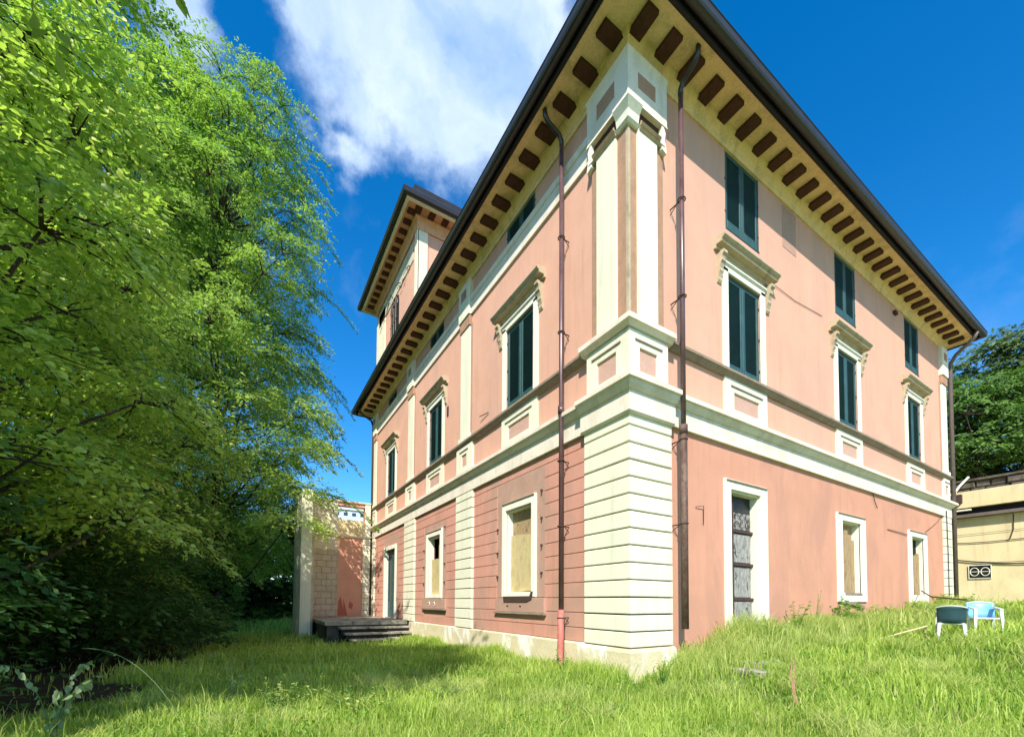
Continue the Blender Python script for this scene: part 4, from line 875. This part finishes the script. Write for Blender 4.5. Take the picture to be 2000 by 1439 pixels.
# rank grass and weeds against the walls
def strip(n, fx, r): 
    a, b = fx(r.random(n), r); return a, b
n = 34000; t = r.random(n); x = 1.1+t*15.8; y = -.06-np.abs(r.normal(size=n))*.38; d = np.hypot(x+5.4, y+5.1)
grass_mesh('wall_weeds', x, y, (.2+.55*r.random(n)**2)*(.7+.9*patchn(x*1.5, y, 1.3, .4)), .003+.0012*d, r, .5+r.normal(size=n)*.25, M['weed'], lean=.4)
n = 14000; t = r.random(n); y = -.2+t*11; x = -.14-np.abs(r.normal(size=n))*.3; d = np.hypot(x+5.4, y+5.1)
grass_mesh('wall_weeds', x, y, (.12+.28*r.random(n)**2)*(.7+.8*patchn(x, y*1.5, 1.1, .9)), .003+.0012*d, r, .55+r.normal(size=n)*.25, M['grass'], lean=.4)
# splayed pale clumps in the near lawn
cx = np.concatenate([r.uniform(-7.2, -1.5, 60), r.uniform(-2, 6, 45)]); cy = np.concatenate([r.uniform(-2.6, 2.6, 60), r.uniform(-4.2, -1.0, 45)]); nb_ = 170
X_ = np.repeat(cx, nb_)+r.normal(size=len(cx)*nb_)*.10; Y_ = np.repeat(cy, nb_)+r.normal(size=len(cx)*nb_)*.10
hh = np.repeat(.20+.22*r.random(len(cx)), nb_)*(.5+.6*r.random(len(X_))); tn = np.repeat(.45+.4*r.random(len(cx)), nb_)+r.normal(size=len(X_))*.15; d = np.hypot(X_+5.4, Y_+5.1); k = (d > 2.2) & ~in_house(X_, Y_)
grass_mesh('grass_clumps', X_[k], Y_[k], hh[k], .0022+.0009*d[k], r, tn[k], M['weed'], lean=.75)
# dry straw and seed heads scattered through the lawn
x, y, R_ = blades(16000, 1.8, 20, 0, 0, r); k = patchn(x, y, 2.3, 5.0) > .45; x, y, R_ = x[k], y[k], R_[k]
grass_mesh('dry_grass', x, y, .12+.26*r.random(len(x))**2, .0025+.0009*R_, r, .5+r.normal(size=len(x))*.25, M['straw'], lean=.7)
for cx_, w_, h_, n_ in ((1.0, .5, .5, 2400), (4.9, .55, .85, 2600), (5.6, .6, .7, 2200), (7.6, .8, .6, 2600), (3.4, .7, .5, 2600), (9.6, 1.0, .55, 2600), (1.9, .35, .5, 1500), (13.5, 1.6, .7, 3000)):
    x = cx_+r.normal(size=n_)*w_*.55; y = -.3-np.abs(r.normal(size=n_))*.3; d = np.hypot(x+5.4, y+5.1)
    grass_mesh('tall_weeds', x, y, h_*(.35+.65*r.random(n_)**1.3), .0025+.0009*d, r, .55+r.normal(size=n_)*.25, M['weed'], lean=.35)
# low leafy ground cover
x, y, R_ = blades(30000, 1.6, 20, 0, 0, r); k = patchn(x, y, 1.15, 4.1) > .52; x, y, R_ = x[k], y[k], R_[k]; n = len(x)
D = np.stack([r.normal(size=n), r.normal(size=n), .5+.4*r.random(n)], -1); Nn = np.stack([r.normal(size=n)*.4, r.normal(size=n)*.4, np.ones(n)], -1)
v_, q_, t_ = leaves(np.stack([x, y, gh(x, y)+.05+.13*r.random(n)], -1), D, Nn, (.03+.002*R_)*(.6+.8*r.random(n)), np.clip(.5+r.normal(size=n)*.25, 0, 1))
set_mesh('clover', v_, q_, t_, M['weedg'], None, 'stuff')

# ------------------------------------------------------------------ WEED PLANTS
def weed(loc, h, label, m_, seed, stems=6, nl=12, size=.09, spread=.18, name='weed_plant', cat='weed', droop=0.0, group=None):
    r = np.random.default_rng(seed); T = thing(name, label, cat, (loc[0], loc[1], g1(*loc)), 0, group)
    b = MB(); P = []; D = []
    for s in range(stems):
        a = r.uniform(0, 6.28); sp = spread*(.3+r.random()); hh = h*(.6+.45*r.random()); pts = []
        for j in range(6):
            t = j/5; pts.append((math.cos(a)*sp*t**1.5, math.sin(a)*sp*t**1.5, hh*(t-droop*t**3)-.03))
        b.tube(pts, .006, 5, .002)
        for k in range(nl):
            t = .2+.8*(k+r.random())/nl; i = min(int(t*5), 4); f_ = t*5-i; p = np.array(pts[i])*(1-f_)+np.array(pts[i+1])*f_; P.append(p); q = r.uniform(0, 6.28); D.append((math.cos(q), math.sin(q), .4-droop*1.2-.5*t*droop))
    b.build('stem', M['wilt'] if m_ is M['wilt'] else M['weedg'], T)
    P = np.array(P); D = np.array(D); n = len(P); Nn = np.stack([r.normal(size=n)*.3, r.normal(size=n)*.3, np.ones(n)], -1)
    if droop: D[:, :2] *= .5; D[:, 2] = -.9+r.normal(size=n)*.35; Nn = r.normal(size=(n, 3)); k_ = r.random(n) < .75; k_ |= P[:, 2] > .5*P[:, 2].max(); P, D, Nn = P[k_], D[k_], Nn[k_]; n = len(P)
    v_, q_, t_ = leaves(P, D, Nn, size*(.6+.7*r.random(n)), np.clip(.5+r.normal(size=n)*.2, 0, 1))
    set_mesh('leaves', v_, q_, t_, m_, T)
    return T
weed((7.4, -.35), .95, 'tallest leafy weed right of the front door, under the planked window', M['weedg'], 1, 9, 16, .12, .5)
weed((8.7, -.35), .8, 'bushy weed under the broken sill of the planked window', M['weedg'], 2, 9, 14, .11, .5)
weed((4.55, -.4), .9, 'upright weed at the right foot of the front door frame', M['weedg'], 3, 8, 14, .09, .35)
weed((5.4, -.4), 1.1, 'thin pale seeding stalks on the wall between door and planked window', M['weed'], 4, 7, 12, .05, .25, name='stalk_plant')
weed((3.1, -.5), .75, 'pale weed growing in the front door opening', M['weed'], 5, 10, 14, .07, .5)
weed((12.0, -.5), .7, 'green weed left of the farthest ground floor window', M['weedg'], 6, 9, 12, .12, .5)
weed((15.0, -.5), .8, 'green weed near the far end of the front wall', M['weedg'], 7, 9, 12, .14, .7)
weed((1.6, -.35), .55, 'pale weed at the foot of the broken brown downpipe', M['weed'], 8, 9, 12, .06, .3)
weed((.1, -.55), .5, 'spindly grass stalk in front of the plinth corner', M['weedg'], 9, 6, 9, .06, .2)
weed((-.5, 1.2), .5, 'weed beside the red foot of the garden side downpipe', M['weedg'], 10, 7, 10, .06, .2)
weed((-7.1, 1.15), 1.55, 'wilted pale plant with hanging leaves against the dark shade', M['wilt'], 11, 6, 16, .085, .40, name='wilted_plant', cat='plant', droop=.35)
weed((-5.6, 1.9), .55, 'small plant with curled tips right of the wilted pale one', M['wilt'], 12, 4, 7, .07, .2, cat='plant')
weed((-7.3, -.7), .42, 'leafy weed in the bottom left corner', M['weedg'], 13, 8, 12, .08, .3)
weed((-5.1, .8), .5, 'pale seeding weed clump in the sunlit grass left of centre', M['weed'], 14, 14, 14, .05, .45)
weed((-4.3, .2), .4, 'second pale weed clump nearer the middle of the lawn', M['weed'], 15, 12, 12, .05, .45)
weed((-3.1, .4), .32, 'low whitish weed in the middle of the lawn', M['wilt'], 16, 10, 10, .05, .3)
b = MB(); z0 = g1(-5.75, .9)
b.tube([(-5.95+.95*-t, .75+.35*t, z0+.9*(1-(1-t)**2.2)) for t in [i/12 for i in range(13)]], .0055, 5, .003)
tag(b.build('bent_stalk', M['wilt'], None), 'long pale stalk bent over in an arc beside the wilted plant', 'stalk')
b = MB(); z0 = g1(.5, -2.35)
for k in range(7):
    dx = random.uniform(-.04, .04); b.tube([(.35+dx, -2.4, z0-.02), (.33+dx*.6, -2.36, z0+.2), (.42+dx*1.3, -2.3, z0+.42), (.55+dx*2, -2.25, z0+.58+random.uniform(-.08, .1))], .008, 5, .003)
tag(b.build('dry_stalk', mat('reddish_dry_stalk', (.28, .14, .08), (.42, .24, .15), 9), None), 'reddish brown dry stalk curving up from the grass before the front door', 'stalk')
# half buried path slabs
for i, (x, y, rz, lab) in enumerate([(2.05, -.95, .1, 'pale stone slab half buried in grass before the front door, farther from the dry stalk'), (1.6, -1.30, -.15, 'pale stone slab half buried in grass, nearest the dry stalk')]):
    b = MB(); b.box(lambda h, o, z: (h, z, o), -.38, .38, -.06, .04, -.26, .26, .02); o_ = b.build('path_slab', M['stone'], None)
    o_.location = (x, y, g1(x, y)-.005); o_.rotation_euler = (random.uniform(-.05, .05), random.uniform(-.05, .05), rz); tag(o_, lab, 'slab', None)

# ------------------------------------------------------------------ CHAIRS
def chair(loc, rz, label, backm, group='plastic garden chairs by the far corner'):
    T = thing('garden_chair', label, 'chair', loc, rz, group)
    def leg(x, y, dx, dy, h):
        b = MB(); n = 2
        b.add([(x+a*.022+dx, y+c*.02+dy, -.05) for a, c in ((-1, -1), (1, -1), (1, 1), (-1, 1))]+[(x+a*.034, y+c*.03, h) for a, c in ((-1, -1), (1, -1), (1, 1), (-1, 1))], [(0, 1, 2, 3), (4, 5, 6, 7), (0, 1, 5, 4), (1, 2, 6, 5), (2, 3, 7, 6), (3, 0, 4, 7)])
        b.build('leg', M['white_pl'], T)
    for sx in (-1, 1):
        leg(sx*.23, -.22, sx*.03, -.04, .62); leg(sx*.21, .20, sx*.04, .06, .42)
    b = MB(); b.box(lambda h, o, z: (h, z, o), -.23, .23, .40, .43, -.24, .22, .008); b.build('seat', M['white_pl'], T)
    for sx in (-1, 1):
        b = MB(); b.add([(sx*.20, -.26, .61), (sx*.27, -.26, .61), (sx*.27, .18, .66), (sx*.20, .18, .66), (sx*.20, -.26, .635), (sx*.27, -.26, .635), (sx*.27, .18, .685), (sx*.20, .18, .685)], [(0, 1, 2, 3), (4, 5, 6, 7), (0, 1, 5, 4), (1, 2, 6, 5), (2, 3, 7, 6), (3, 0, 4, 7)]); b.build('armrest', M['white_pl'], T)
    b = MB(); nn = 12; vs = []; fs = []
    for th in (0, .02):
        for zi, z in enumerate((.42, .52, .64, .74, .80)):
            for k in range(nn+1):
                t = k/nn*2-1; zz = z-(.04*t*t if zi == 4 else 0); vs.append((.25*t*(1+.06*zi/4), .16+.07*(1-t*t)+.12*(zi/4)+th, zz))
    m1 = 5*(nn+1)
    for l in range(2):
        for i in range(4):
            for k in range(nn): q = l*m1+i*(nn+1)+k; fs.append((q, q+1, q+nn+2, q+nn+1))
    for k in range(nn): fs.append((k, k+1, m1+k+1, m1+k)); q = 4*(nn+1)+k; fs.append((q, q+1, m1+q+1, m1+q))
    for i in range(4): q = i*(nn+1); fs.append((q, q+nn+1, m1+q+nn+1, m1+q)); q += nn; fs.append((q, q+nn+1, m1+q+nn+1, m1+q))
    b.add(vs, fs); bk = b.build('backrest', backm, T, smooth=True)
    b = MB(); b.tube([(.265*t, .16+.07*(1-t*t)+.13, .80-.04*t*t) for t in [i/6-1 for i in range(13)]], .014, 6); b.build('back_rim', M['white_pl'], bk)
    T.scale = (.76, .76, .84)
    return T
z = g1(5.85, -2.55)
chair((5.75, -2.52, g1(5.75, -2.52)-.05), rad(106), 'white garden chair with a dark teal backrest turned to the camera', M['teal_pl'])
z = g1(6.6, -2.9)
chair((6.95, -2.72, g1(6.95, -2.72)-.03), rad(-62), 'white garden chair with a pale blue backrest, behind the dark backed one', M['blue_pl'])
b = MB(); z = g1(5, -2)
b.tube([(4.75, -1.75, g1(4.75, -1.75)+.12), (5.5, -2.25, g1(5.5, -2.25)+.26)], .014, 6); tag(b.build('wooden_pole', M['pole'], None), 'pale wooden pole lying in the grass against the dark backed chair', 'pole')
b = MB(); b.tube([(13.2, -.12, 1.95), (9.5, -1.3, 1.7), (6.6, -2.55, g1(6.6, -2.55)+.72)], .016, 6); tag(b.build('thin_rod', M['iron'], None), 'long thin rod leaning from the farthest window sill to the blue chair', 'rod')
b = MB(); z = g1(10.2, -.5)
b.tube([(9.6, -.45, z+.02), (9.9, -.3, z+.25), (10.0, -.2, z+.55)], .014, 5); b.tube([(10.0, -.2, z+.55), (10.15, -.35, z+.1)], .016, 5); b.tube([(10.0, -.2, z+.55), (10.7, -.5, z+.06)], .016, 5); b.tube([(9.0, -.6, z+.05), (10.9, -.6, z+.08)], .02, 5)
tag(b.build('scrap_sticks', M['iron'], None), 'small pile of dark sticks against the wall between the two far windows', 'sticks')
b = MB(); b.tube([(12.6, -.12, 1.5), (12.7, -.2, 1.0)], .02, 5); tag(b.build('stake', M['iron'], None), 'short dark stake under the farthest window', 'stake')
